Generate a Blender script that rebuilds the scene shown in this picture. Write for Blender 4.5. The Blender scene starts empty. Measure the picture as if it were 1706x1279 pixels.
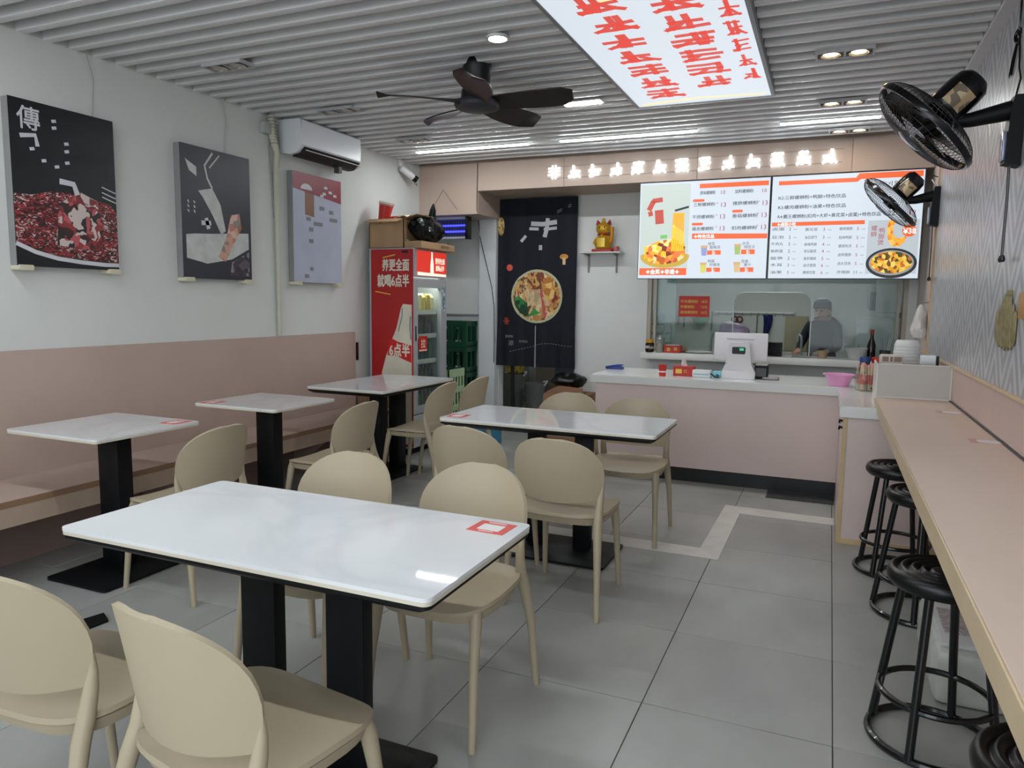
import bpy, bmesh, math, random
from mathutils import Vector, Matrix
random.seed(7)
PI = math.pi
scene = bpy.context.scene
COL = scene.collection

# ------------------------------------------------------------------ camera
def cam_setup():
    yaw, pitch, roll = (math.radians(a) for a in (23.306, 6.410, -0.774))
    cy, sy, cp, sp = math.cos(yaw), math.sin(yaw), math.cos(pitch), math.sin(pitch)
    f = Vector((-sy * cp, cy * cp, -sp)); r = Vector((cy, sy, 0)); d = f.cross(r)
    c, s = math.cos(roll), math.sin(roll)
    r2 = c * r + s * d; d2 = -s * r + c * d
    cam = bpy.data.cameras.new('camera'); o = bpy.data.objects.new('camera', cam); COL.objects.link(o)
    m = Matrix((r2, -d2, -f)).transposed().to_4x4(); m.translation = Vector((0, 0, 1.40))
    o.matrix_world = m
    cam.sensor_fit = 'HORIZONTAL'; cam.sensor_width = 36.0
    cam.lens = 1220.99 * 36.0 / 1706.0
    cam.clip_start = 0.05; cam.clip_end = 100
    scene.camera = o
cam_setup()

# ------------------------------------------------------------------ daylight through the open shop front behind the camera
world = bpy.data.worlds.new('world'); scene.world = world; world.use_nodes = True
bg = world.node_tree.nodes['Background']
bg.inputs['Color'].default_value = (0.86, 0.94, 1.0, 1); bg.inputs['Strength'].default_value = 1.9
pl = bpy.data.lights.new('shopfront_daylight', 'AREA'); pl.shape = 'RECTANGLE'; pl.size = 4.6; pl.size_y = 2.74
pl.cycles.is_portal = True
po = bpy.data.objects.new('shopfront_daylight', pl); COL.objects.link(po)
po.location = (-1.6, -0.72, 1.37); po.rotation_euler = (PI / 2, 0, 0)      # emits towards +Y, into the room

vs = scene.view_settings
vs.view_transform = 'Standard'; vs.look = 'None'; vs.gamma = 1.0; vs.use_curve_mapping = False
vs.exposure = 0.95
LED, PANEL, MENU, KITCHEN, DOWN = 36.0, 0.58, 0.56, 8.5, 20.0    # strengths of the place's own lamps and the added front row

# ------------------------------------------------------------------ materials
def lin(h):
    h = h.lstrip('#'); v = [int(h[i:i + 2], 16) / 255 for i in (0, 2, 4)]
    return tuple(c / 12.92 if c <= 0.04045 else ((c + 0.055) / 1.055) ** 2.4 for c in v)
MATS = {}
def mat(name, col, rough=0.5, metal=0.0, var=0.06, scale=6.0, bump=0.0, bscale=60.0, spec=0.5, emit=0.0, trans=0.0, alpha=1.0, stretch=(1, 1, 1), coat=0.0, ior=1.45):
    if name in MATS: return MATS[name]
    m = bpy.data.materials.new(name); m.use_nodes = True; nt = m.node_tree; b = nt.nodes['Principled BSDF']
    c = lin(col) if isinstance(col, str) else col
    b.inputs['Roughness'].default_value = rough; b.inputs['Metallic'].default_value = metal
    b.inputs['Specular IOR Level'].default_value = spec; b.inputs['IOR'].default_value = ior
    b.inputs['Transmission Weight'].default_value = trans; b.inputs['Alpha'].default_value = alpha
    b.inputs['Coat Weight'].default_value = coat
    tc = nt.nodes.new('ShaderNodeTexCoord'); mp = nt.nodes.new('ShaderNodeMapping'); mp.inputs['Scale'].default_value = stretch
    nt.links.new(tc.outputs['Object'], mp.inputs['Vector'])
    nz = nt.nodes.new('ShaderNodeTexNoise'); nz.inputs['Scale'].default_value = scale; nz.inputs['Detail'].default_value = 4
    nt.links.new(mp.outputs['Vector'], nz.inputs['Vector'])
    rp = nt.nodes.new('ShaderNodeValToRGB')
    rp.color_ramp.elements[0].position = 0.3; rp.color_ramp.elements[1].position = 0.7
    rp.color_ramp.elements[0].color = (*[x * (1 - var) for x in c], 1)
    rp.color_ramp.elements[1].color = (*[min(1, x * (1 + var)) for x in c], 1)
    nt.links.new(nz.outputs['Fac'], rp.inputs['Fac'])
    nt.links.new(rp.outputs['Color'], b.inputs['Base Color'])
    if emit > 0:
        nt.links.new(rp.outputs['Color'], b.inputs['Emission Color']); b.inputs['Emission Strength'].default_value = emit
    if bump > 0:
        n2 = nt.nodes.new('ShaderNodeTexNoise'); n2.inputs['Scale'].default_value = bscale; n2.inputs['Detail'].default_value = 3
        nt.links.new(mp.outputs['Vector'], n2.inputs['Vector'])
        bp = nt.nodes.new('ShaderNodeBump'); bp.inputs['Strength'].default_value = bump; bp.inputs['Distance'].default_value = 0.01
        nt.links.new(n2.outputs['Fac'], bp.inputs['Height']); nt.links.new(bp.outputs['Normal'], b.inputs['Normal'])
    MATS[name] = m
    return m
def lamp_mat(name, col, strength):
    if name in MATS: return MATS[name]
    if strength < 1.7: strength *= .76      # lit print and sign faces, held below clipping at this exposure
    m = bpy.data.materials.new(name); m.use_nodes = True; nt = m.node_tree
    b = nt.nodes['Principled BSDF']; c = lin(col) if isinstance(col, str) else col
    b.inputs['Base Color'].default_value = (*[x * 0.12 for x in c], 1); b.inputs['Roughness'].default_value = 0.4
    b.inputs['Emission Color'].default_value = (*c, 1); b.inputs['Emission Strength'].default_value = strength
    MATS[name] = m
    return m
def speckle(name, cols, scale=30.0, rough=0.5, emit=0.0, kind='voronoi', stretch=(1, 1, 1), dist=0.0):
    """printed food pictures: cells of several colours"""
    if name in MATS: return MATS[name]
    m = bpy.data.materials.new(name); m.use_nodes = True; nt = m.node_tree; b = nt.nodes['Principled BSDF']
    tc = nt.nodes.new('ShaderNodeTexCoord'); mp = nt.nodes.new('ShaderNodeMapping'); mp.inputs['Scale'].default_value = stretch
    nt.links.new(tc.outputs['Object'], mp.inputs['Vector'])
    src = mp.outputs['Vector']
    if dist > 0:
        nz = nt.nodes.new('ShaderNodeTexNoise'); nz.inputs['Scale'].default_value = scale * 0.4
        mx = nt.nodes.new('ShaderNodeMixRGB'); mx.inputs[0].default_value = dist
        nt.links.new(src, nz.inputs['Vector']); nt.links.new(src, mx.inputs[1]); nt.links.new(nz.outputs['Color'], mx.inputs[2]); src = mx.outputs[0]
    if kind == 'voronoi':
        t = nt.nodes.new('ShaderNodeTexVoronoi'); t.inputs['Scale'].default_value = scale
        nt.links.new(src, t.inputs['Vector'])
        sp = nt.nodes.new('ShaderNodeSeparateColor'); nt.links.new(t.outputs['Color'], sp.inputs[0]); fac = sp.outputs[0]
    else:
        t = nt.nodes.new('ShaderNodeTexWave'); t.inputs['Scale'].default_value = scale; t.inputs['Distortion'].default_value = 9; t.inputs['Detail'].default_value = 3
        nt.links.new(src, t.inputs['Vector']); fac = t.outputs['Fac']
    rp = nt.nodes.new('ShaderNodeValToRGB'); rp.color_ramp.interpolation = 'CONSTANT' if kind == 'voronoi' else 'LINEAR'
    el = rp.color_ramp.elements
    while len(el) > 1: el.remove(el[-1])
    for i, c in enumerate(cols):
        e = el[0] if i == 0 else el.new(i / len(cols))
        e.position = i / len(cols); e.color = (*lin(c), 1)
    nt.links.new(fac, rp.inputs['Fac']); nt.links.new(rp.outputs['Color'], b.inputs['Base Color'])
    b.inputs['Roughness'].default_value = rough
    if emit > 0:
        nt.links.new(rp.outputs['Color'], b.inputs['Emission Color']); b.inputs['Emission Strength'].default_value = emit
    MATS[name] = m
    return m

# ------------------------------------------------------------------ mesh helpers
ORG = {}
STUFFY = ('lettering', 'brush', 'wire_guard', 'bands', 'small_marks', 'white_print', 'grey_print', 'corrugation', 'noodle_print', 'gold_dashes', 'gold_border', 'bottle_shade', 'star_anise')   # joined flat print or hair-thin wires
class MB:
    def __init__(s): s.v = []; s.f = []; s.mi = []; s.cur = 0
    def add(s, vs_, fs):
        o = len(s.v); s.v.extend(tuple(p) for p in vs_)
        for f in fs: s.f.append([i + o for i in f]); s.mi.append(s.cur)
        return o
    def box(s, x0, x1, y0, y1, z0, z1, bev=0.0, seg=2):
        if bev <= 0:
            s.add([(x, y, z) for z in (z0, z1) for y in (y0, y1) for x in (x0, x1)],
                  [(0, 2, 3, 1), (4, 5, 7, 6), (0, 1, 5, 4), (2, 6, 7, 3), (0, 4, 6, 2), (1, 3, 7, 5)]); return s
        bm = bmesh.new(); bmesh.ops.create_cube(bm, size=1)
        for v in bm.verts: v.co = ((v.co.x + .5) * (x1 - x0) + x0, (v.co.y + .5) * (y1 - y0) + y0, (v.co.z + .5) * (z1 - z0) + z0)
        bmesh.ops.bevel(bm, geom=bm.edges[:], offset=bev, segments=seg, affect='EDGES', profile=0.5)
        return s.bm(bm)
    def bm(s, bm):
        bm.verts.index_update(); s.add([v.co[:] for v in bm.verts], [[v.index for v in f.verts] for f in bm.faces]); bm.free(); return s
    def prism(s, poly, a0, a1, ax='z'):
        """polygon extruded along an axis: ax z -> (x,y), y -> (x,z), x -> (y,z)"""
        n = len(poly)
        def P(p, a): return {'z': (p[0], p[1], a), 'y': (p[0], a, p[1]), 'x': (a, p[0], p[1])}[ax]
        s.add([P(p, a0) for p in poly] + [P(p, a1) for p in poly],
              [list(range(n))[::-1], list(range(n, 2 * n))] + [(i, (i + 1) % n, (i + 1) % n + n, i + n) for i in range(n)]); return s
    def rrect(s, x0, x1, y0, y1, r, a0, a1, ax='z', n=5):
        return s.prism(rr(x0, x1, y0, y1, r, n), a0, a1, ax)
    def tube(s, path, radii, n=10, closed=False, caps=True):
        P = [Vector(p) for p in path]; k = len(P)
        if not isinstance(radii, (list, tuple)): radii = [radii] * k
        up = None; rings = []
        for i in range(k):
            a = P[(i - 1) % k] if (closed or i > 0) else P[0]; b = P[(i + 1) % k] if (closed or i < k - 1) else P[-1]
            t = (b - a).normalized()
            if up is None:
                up = t.orthogonal().normalized()
            else:
                up = (up - t * up.dot(t)); up = up.normalized() if up.length > 1e-6 else t.orthogonal().normalized()
            w = t.cross(up)
            rings.append([P[i] + radii[i] * (math.cos(2 * PI * j / n) * up + math.sin(2 * PI * j / n) * w) for j in range(n)])
        o = len(s.v); fs = []
        for i in range(k if closed else k - 1):
            i2 = (i + 1) % k
            for j in range(n): fs.append((i * n + j, i * n + (j + 1) % n, i2 * n + (j + 1) % n, i2 * n + j))
        if caps and not closed: fs += [list(range(n))[::-1], [(k - 1) * n + j for j in range(n)]]
        s.add([p for r in rings for p in r], fs); return s
    def ring(s, c, R, r, n=32, m=8, nrm=(0, 0, 1)):
        nv = Vector(nrm).normalized(); a = nv.orthogonal().normalized(); b = nv.cross(a); c = Vector(c)
        return s.tube([c + R * (math.cos(2 * PI * i / n) * a + math.sin(2 * PI * i / n) * b) for i in range(n)], r, m, closed=True)
    def lathe(s, prof, c=(0, 0, 0), n=24, axis=(0, 0, 1), caps=True):
        nv = Vector(axis).normalized(); a = nv.orthogonal().normalized(); b = nv.cross(a); c = Vector(c)
        vs_ = []; k = len(prof); fs = []
        for r, z in prof:
            for j in range(n): vs_.append(c + nv * z + r * (math.cos(2 * PI * j / n) * a + math.sin(2 * PI * j / n) * b))
        for i in range(k - 1):
            for j in range(n): fs.append((i * n + j, i * n + (j + 1) % n, (i + 1) * n + (j + 1) % n, (i + 1) * n + j))
        if caps: fs += [list(range(n))[::-1], [(k - 1) * n + j for j in range(n)]]
        s.add(vs_, fs); return s
    def ball(s, c, r, n=14, m=8):
        rx, ry, rz = r if isinstance(r, (tuple, list)) else (r, r, r); vs_ = []; fs = []
        for i in range(m + 1):
            th = PI * i / m
            for j in range(n): vs_.append((c[0] + rx * math.sin(th) * math.cos(2 * PI * j / n), c[1] + ry * math.sin(th) * math.sin(2 * PI * j / n), c[2] + rz * math.cos(th)))
        for i in range(m):
            for j in range(n): fs.append((i * n + j, (i + 1) * n + j, (i + 1) * n + (j + 1) % n, i * n + (j + 1) % n))
        s.add(vs_, fs); return s
    def shell(s, grid, th, wrap=False):
        """a curved sheet (rows of points) given thickness along its normals"""
        R, Cn = len(grid), len(grid[0]); G = [[Vector(p) for p in row] for row in grid]; N = []
        for i in range(R):
            row = []
            for j in range(Cn):
                du = G[i][(j + 1) % Cn if wrap else min(j + 1, Cn - 1)] - G[i][(j - 1) % Cn if wrap else max(j - 1, 0)]
                dv = G[min(i + 1, R - 1)][j] - G[max(i - 1, 0)][j]
                q = du.cross(dv); row.append(q.normalized() if q.length > 1e-9 else Vector((0, 0, 0)))
            N.append(row)
        for i in range(R):
            for j in range(Cn):
                if N[i][j].length < .5: N[i][j] = N[max(0, i - 1)][j] if N[max(0, i - 1)][j].length > .5 else N[min(R - 1, i + 1)][j]
        vs_ = [G[i][j] + N[i][j] * th / 2 for i in range(R) for j in range(Cn)] + [G[i][j] - N[i][j] * th / 2 for i in range(R) for j in range(Cn)]
        K = R * Cn; fs = []; C2 = Cn if wrap else Cn - 1
        for i in range(R - 1):
            for j in range(C2):
                a, b, c, d = i * Cn + j, i * Cn + (j + 1) % Cn, (i + 1) * Cn + (j + 1) % Cn, (i + 1) * Cn + j
                fs.append((a, b, c, d)); fs.append((d + K, c + K, b + K, a + K))
        for j in range(C2):
            j2 = (j + 1) % Cn
            fs.append((j2, j, j + K, j2 + K)); a = (R - 1) * Cn
            fs.append((a + j, a + j2, a + j2 + K, a + j + K))
        if not wrap:
            for i in range(R - 1):
                a, b = i * Cn, (i + 1) * Cn
                fs.append((a, b, b + K, a + K)); a += Cn - 1; b += Cn - 1
                fs.append((b, a, a + K, b + K))
        s.add(vs_, fs); return s
    def text(s, body, size, o, ux=(1, 0, 0), uy=(0, 0, 1), sx=1.0, bold=0.0, align='CENTER', th=0.0015):
        vs_, fs = text_geo(body, 0.0, align); ux = Vector(ux); uy = Vector(uy); o = Vector(o); nv = ux.cross(uy).normalized()
        pts = [o + ux * (p[0] * size * sx) + uy * ((p[1] - 0.38) * size) for p in vs_]; k = len(pts)
        pts2 = [p + nv * th for p in pts]
        s.add(pts2, fs)
        for k_, (dx, dy) in enumerate(((1, 0), (-1, 0), (0, 1), (0, -1)) if bold > 0 else ()):      # heavier strokes
            s.add([p + ux * (dx * bold * size * .9) + uy * (dy * bold * size * .9) + nv * (.00004 * (k_ + 1)) for p in pts2], fs)
        return s
    def stroke(s, pts, w, o, ux=(1, 0, 0), uy=(0, 0, 1), th=0.002):
        """a flat painted stroke of width w through 2-D points"""
        ux = Vector(ux); uy = Vector(uy); o = Vector(o); nv = ux.cross(uy).normalized()
        L = []; Rr = []
        for i, p in enumerate(pts):
            a = pts[max(0, i - 1)]; b = pts[min(len(pts) - 1, i + 1)]
            d = Vector((b[0] - a[0], b[1] - a[1])); d = d.normalized() if d.length > 0 else Vector((1, 0)); q = Vector((-d.y, d.x)) * w / 2
            for lst, sg in ((L, 1), (Rr, -1)): lst.append(o + ux * (p[0] + sg * q.x) + uy * (p[1] + sg * q.y))
        k = len(pts); base = L + Rr; vs_ = [p + nv * th for p in base] + base
        fs = []
        for i in range(k - 1):
            fs.append((i, k + i, k + i + 1, i + 1)); K = 2 * k
            fs.append((i, i + 1, K + i + 1, K + i)); fs.append((k + i + 1, k + i, K + k + i, K + k + i + 1))
        fs.append((0, 2 * k, 3 * k, k)); fs.append((k - 1, 2 * k - 1, 4 * k - 1, 3 * k - 1))
        s.add(vs_, fs); return s
    def flat(s, pts2, o, ux=(1, 0, 0), uy=(0, 0, 1), th=0.002):
        """a printed flat patch (2-D polygon) standing th proud of its surface"""
        ux = Vector(ux); uy = Vector(uy); o = Vector(o); nv = ux.cross(uy).normalized(); n = len(pts2)
        a = [o + ux * p[0] + uy * p[1] for p in pts2]
        s.add(a + [p + nv * th for p in a], [list(range(n, 2 * n))] + [(i, (i + 1) % n, (i + 1) % n + n, i + n) for i in range(n)]); return s
    def move(s, fn, start=0):
        for i in range(start, len(s.v)): s.v[i] = tuple(fn(Vector(s.v[i])))
        return s
    def build(s, name, m, parent=None, ang=40, kind=None, org=None):
        if kind is None and any(w in name for w in STUFFY): kind = 'stuff'
        me = bpy.data.meshes.new(name)
        if parent is not None: o3 = ORG.get(parent.name, Vector((0, 0, 0)))
        elif org is not None: o3 = Vector(org)
        else:
            xs = [p[0] for p in s.v]; ys = [p[1] for p in s.v]; zs = [p[2] for p in s.v]
            o3 = Vector(((min(xs) + max(xs)) / 2, (min(ys) + max(ys)) / 2, min(zs)))
        me.from_pydata([(p[0] - o3.x, p[1] - o3.y, p[2] - o3.z) for p in s.v], [], s.f)
        for mm in (m if isinstance(m, (list, tuple)) else [m]): me.materials.append(mm)
        if isinstance(m, (list, tuple)): me.polygons.foreach_set('material_index', s.mi)
        bm = bmesh.new(); bm.from_mesh(me); bmesh.ops.remove_doubles(bm, verts=bm.verts, dist=1e-6)
        bmesh.ops.recalc_face_normals(bm, faces=bm.faces); bm.to_mesh(me); bm.free()
        me.polygons.foreach_set('use_smooth', [True] * len(me.polygons))
        try: me.set_sharp_from_angle(angle=math.radians(ang))
        except Exception: pass
        o = bpy.data.objects.new(name, me); COL.objects.link(o)
        if parent is not None: o.parent = parent
        else: o.location = o3
        ORG[o.name] = o3.copy()
        if kind: o['kind'] = kind
        return o
def rr(x0, x1, y0, y1, r, n=5):
    P = []
    for cx, cy, a in ((x1 - r, y1 - r, 0), (x0 + r, y1 - r, 90), (x0 + r, y0 + r, 180), (x1 - r, y0 + r, 270)):
        for i in range(n + 1):
            t = math.radians(a + 90 * i / n); P.append((cx + r * math.cos(t), cy + r * math.sin(t)))
    return P
def circ(cx, cy, rx, ry=None, n=28, a0=0, a1=360):
    ry = rx if ry is None else ry; full = abs(a1 - a0) >= 360
    return [(cx + rx * math.cos(math.radians(a0 + (a1 - a0) * i / (n if full else n - 1))), cy + ry * math.sin(math.radians(a0 + (a1 - a0) * i / (n if full else n - 1)))) for i in range(n)]
_T = {}
def text_geo(body, bold, align):
    k = (body, bold, align)
    if k not in _T:
        cu = bpy.data.curves.new('t', 'FONT'); cu.body = body; cu.size = 1; cu.resolution_u = 2; cu.align_x = align; cu.offset = bold
        o = bpy.data.objects.new('t', cu); me = o.to_mesh()
        _T[k] = ([v.co[:] for v in me.vertices], [list(p.vertices) for p in me.polygons]); o.to_mesh_clear()
        bpy.data.objects.remove(o); bpy.data.curves.remove(cu)
    return _T[k]
def tag(o, label, cat, group=None):
    o['label'] = label; o['category'] = cat
    if group: o['group'] = group
    return o
def thing(name, label, cat, loc=(0, 0, 0), group=None):
    o = bpy.data.objects.new(name, None); COL.objects.link(o); o.location = loc; o.empty_display_size = 0.1
    ORG[o.name] = Vector(loc)
    return tag(o, label, cat, group)
def struct(o): o['kind'] = 'structure'; return o
def dup(root, loc, rz=0.0, label=None, group=None):
    def cp(src, par):
        c = src.copy(); COL.objects.link(c); c.parent = par
        for ch in kids(src): cp(ch, c)
        return c
    r = cp(root, None); r.location = loc; r.rotation_euler = (0, 0, rz)
    if label: r['label'] = label
    if group: r['group'] = group
    return r
def kids(o): return [c for c in COL.objects if c.parent == o]

WHITE = mat('white_wall_paint', '#d3d5d2', .75, var=.02, scale=3, bump=.05, bscale=40)
PINK = mat('pink_laminate', '#c8b1a6', .42, var=.04, scale=2, bump=.02)
PINKC = mat('counter_pink_laminate', '#d2bfba', .4, var=.03, scale=2)
TAUPE = mat('bulkhead_taupe_laminate', '#bca799', .55, var=.03, scale=2)
WOODE = mat('pale_wood_edge', '#c8ad84', .5, var=.1, scale=10)
BLACKM = mat('black_powder_coat', '#0a0c0f', .5, var=.1, bump=.04, bscale=200, spec=.3)
BLACKP = mat('black_gloss_plastic', '#0c0c0e', .18, var=.1)
WPLA = mat('white_plastic', '#dcdcdc', .4, var=.02)
GREYM = mat('grey_metal', '#8e9092', .35, .7, var=.05)
STEEL = mat('stainless_steel', '#b9bcbc', .28, .9, var=.05)
CHAIR = mat('beige_chair_plastic', '#ada088', .45, var=.03, scale=3)
GLASSM = None
def glass(name, col=(.93, .97, .96), alpha=.12, rough=.03):
    """thin pane: mostly clear, with a real surface reflection"""
    if name in MATS: return MATS[name]
    m = bpy.data.materials.new(name); m.use_nodes = True; nt = m.node_tree; nt.nodes.clear()
    out = nt.nodes.new('ShaderNodeOutputMaterial'); tr = nt.nodes.new('ShaderNodeBsdfTransparent'); tr.inputs[0].default_value = (*col, 1)
    gl = nt.nodes.new('ShaderNodeBsdfGlossy'); gl.inputs['Roughness'].default_value = rough
    df = nt.nodes.new('ShaderNodeBsdfDiffuse'); df.inputs[0].default_value = (.7, .76, .75, 1)
    fr = nt.nodes.new('ShaderNodeFresnel'); fr.inputs[0].default_value = 1.45
    nz = nt.nodes.new('ShaderNodeTexNoise'); nz.inputs['Scale'].default_value = 4; ma = nt.nodes.new('ShaderNodeMath'); ma.operation = 'MULTIPLY'; ma.inputs[1].default_value = alpha * 2
    nt.links.new(nz.outputs['Fac'], ma.inputs[0])
    m1 = nt.nodes.new('ShaderNodeMixShader'); m2 = nt.nodes.new('ShaderNodeMixShader')
    nt.links.new(ma.outputs[0], m1.inputs[0]); nt.links.new(tr.outputs[0], m1.inputs[1]); nt.links.new(df.outputs[0], m1.inputs[2])
    ge = nt.nodes.new('ShaderNodeNewGeometry'); inv = nt.nodes.new('ShaderNodeMath'); inv.operation = 'SUBTRACT'; inv.inputs[0].default_value = 1.0; nt.links.new(ge.outputs['Backfacing'], inv.inputs[1])
    mu = nt.nodes.new('ShaderNodeMath'); mu.operation = 'MULTIPLY'; nt.links.new(fr.outputs[0], mu.inputs[0]); nt.links.new(inv.outputs[0], mu.inputs[1])
    nt.links.new(mu.outputs[0], m2.inputs[0]); nt.links.new(m1.outputs[0], m2.inputs[1]); nt.links.new(gl.outputs[0], m2.inputs[2])
    nt.links.new(m2.outputs[0], out.inputs[0]); MATS[name] = m
    return m
# ================================================================== the room
XL, XR, YF, YB, ZC = -3.90, 0.69, -0.70, 7.20, 2.74
# floor: grout bed with every tile its own piece
floor = struct(MB().box(XL - .1, XR + .1, YF, 9.9, -.08, -.004).build('floor', mat('dark_grout', '#4b4b4a', .9), ang=30))
def tile_mat():
    m = mat('grey_cement_tile', '#9b9c98', .34, var=.17, scale=2.2, bump=.02, bscale=25, stretch=(1, .55, 1))
    nt = m.node_tree; b = nt.nodes['Principled BSDF']; lk = b.inputs['Base Color'].links[0]; src = lk.from_socket
    oi = nt.nodes.new('ShaderNodeObjectInfo'); hs = nt.nodes.new('ShaderNodeHueSaturation')
    mr = nt.nodes.new('ShaderNodeMapRange'); mr.inputs['To Min'].default_value = .93; mr.inputs['To Max'].default_value = 1.07
    nt.links.new(oi.outputs['Random'], mr.inputs['Value']); nt.links.new(mr.outputs['Result'], hs.inputs['Value'])
    nt.links.new(src, hs.inputs['Color']); nt.links.new(hs.outputs['Color'], b.inputs['Base Color'])
    # each tile its own stretch of the cement clouding
    tc = [n for n in nt.nodes if n.type == 'TEX_COORD'][0]; mp = [n for n in nt.nodes if n.type == 'MAPPING'][0]
    ad = nt.nodes.new('ShaderNodeVectorMath'); ad.operation = 'ADD'
    nt.links.new(tc.outputs['Object'], ad.inputs[0]); nt.links.new(oi.outputs['Location'], ad.inputs[1]); nt.links.new(ad.outputs[0], mp.inputs['Vector'])
    return m
TILE = tile_mat()
TS = .6185
gx = [.085 + k * TS for k in range(-8, 3)]; gy = [2.434 + k * TS for k in range(-8, 14)]
full = None
for i in range(len(gx) - 1):
    for j in range(len(gy) - 1):
        x0, x1, y0, y1 = max(gx[i], XL), min(gx[i + 1], XR), max(gy[j], YF), min(gy[j + 1], 9.75)
        if x1 - x0 < .02 or y1 - y0 < .02: continue
        g = .0016; whole = (x1 - x0 > TS - .001 and y1 - y0 > TS - .001)
        if whole and full is not None:
            o = bpy.data.objects.new('tile', full); COL.objects.link(o)
        else:
            hx, hy = (x1 - x0) / 2 - g, (y1 - y0) / 2 - g
            b = MB().box(-hx, hx, -hy, hy, -.006, 0, bev=.0012, seg=1)
            o = b.build('tile', TILE, org=(0, 0, 0))
            if whole: full = o.data
        o.parent = floor; o.location = Vector(((x0 + x1) / 2, (y0 + y1) / 2, 0)) - floor.location
STRIP = mat('pale_stone_border', '#cdcac3', .4, var=.08, scale=8)
def strip(poly): MB().prism(poly, -.003, .002).build('border_strip', STRIP, floor)
strip([(-3.0, 4.06), (-.492, 4.045), (-.613, 4.205), (-3.0, 4.22)])
strip([(-.492, 4.047), (-.485, 5.035), (-.600, 5.212), (-.613, 4.207)])
strip([(-.483, 5.035), (.10, 5.035), (.10, 5.19), (-.598, 5.212)])
MB().box(-.36, .10, 5.55, 5.78, -.002, .004).build('dark_patch', mat('dark_floor_patch', '#3a3c3e', .6), floor)

struct(MB().box(-9, 6, -14, YF - .002, -.20, -.05).build('floor_pavement', mat('street_pavement', '#8f8d88', .8, var=.1, scale=3)))
# left wall with its pink back panel
wl = struct(MB().box(XL - .1, XL, YF, 9.8, 0, 2.95).build('wall_left', WHITE))
struct(MB().box(XL, -.95, YF - .12, YF, -.05, .98).box(XL, -.95, YF - .14, YF + .02, .98, 1.02).box(-1.03, -.95, YF - .12, YF, 1.02, 2.86).build('wall_light_blocker', WHITE))  # unseen knee wall and jamb, added to keep low daylight off the floor
wr = struct(MB().box(XR, XR + .1, YF, 9.8, 0, 2.95).build('wall_right', WHITE))
def paper_mat():
    m = bpy.data.materials.new('silver_zigzag_wallpaper'); m.use_nodes = True; nt = m.node_tree; b = nt.nodes['Principled BSDF']
    g = nt.nodes.new('ShaderNodeNewGeometry'); sp = nt.nodes.new('ShaderNodeSeparateXYZ'); nt.links.new(g.outputs['Position'], sp.inputs[0])
    def mth(op, a, b_=None, c=None):
        n = nt.nodes.new('ShaderNodeMath'); n.operation = op
        for i, x in enumerate((a, b_, c)):
            if x is None: continue
            if isinstance(x, (int, float)): n.inputs[i].default_value = x
            else: nt.links.new(x, n.inputs[i])
        return n.outputs[0]
    zz = mth('PINGPONG', sp.outputs[1], .175)
    ph = mth('MULTIPLY', mth('ADD', sp.outputs[2], mth('MULTIPLY', zz, 1.54)), 1 / .135)
    fr = mth('FRACT', ph); tri = mth('ABSOLUTE', mth('SUBTRACT', fr, .5))
    ln = nt.nodes.new('ShaderNodeMapRange'); ln.inputs['From Min'].default_value = .22; ln.inputs['From Max'].default_value = .30
    nt.links.new(tri, ln.inputs['Value'])
    rp = nt.nodes.new('ShaderNodeMixRGB'); rp.inputs[1].default_value = (*lin('#a6a7ac'), 1); rp.inputs[2].default_value = (*lin('#c9cacd'), 1)
    nt.links.new(ln.outputs[0], rp.inputs[0]); nt.links.new(rp.outputs[0], b.inputs['Base Color'])
    b.inputs['Roughness'].default_value = .32; b.inputs['Metallic'].default_value = .15
    bp = nt.nodes.new('ShaderNodeBump'); bp.inputs['Strength'].default_value = .25; bp.inputs['Distance'].default_value = .004
    nt.links.new(ln.outputs[0], bp.inputs['Height']); nt.links.new(bp.outputs['Normal'], b.inputs['Normal'])
    return m
MB().box(XR - .006, XR, YF, 6.30, 1.062, 2.86).build('wallpaper', paper_mat(), wr)
PWALL = mat('pinkish_pier_paint', '#cdbdb8', .6, var=.02)
MB().box(XR - .012, XR, 6.30, 7.19, .0, 2.47).build('pier_panel', PWALL, wr)
MB().box(XR - .018, XR, 6.285, 6.305, .85, 2.47).build('edge_strip', WOODE, wr)
y = 6.15
while y > YF:
    MB().box(XR - .012, XR, max(YF, y - 1.2) + .0015, y - .0015, .86, 1.047, bev=.001, seg=1).build('panel', PINK, wr)
    MB().box(XR - .012, XR, max(YF, y - 1.2) + .0015, y - .0015, .01, .80).build('panel', PINK, wr)
    y -= 1.2
struct(MB().box(XR - .022, XR, YF, 6.85, 1.047, 1.062, bev=.003, seg=1).build('trim_1', mat('cap_rail_wood', '#cdb491', .5, var=.08, scale=12)))
struct(MB().box(.622, XR, YF, 6.60, 2.735, 2.86, bev=.004, seg=1).build('trim_2', mat('cornice_white', '#d8d8da', .5, var=.01)))

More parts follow.
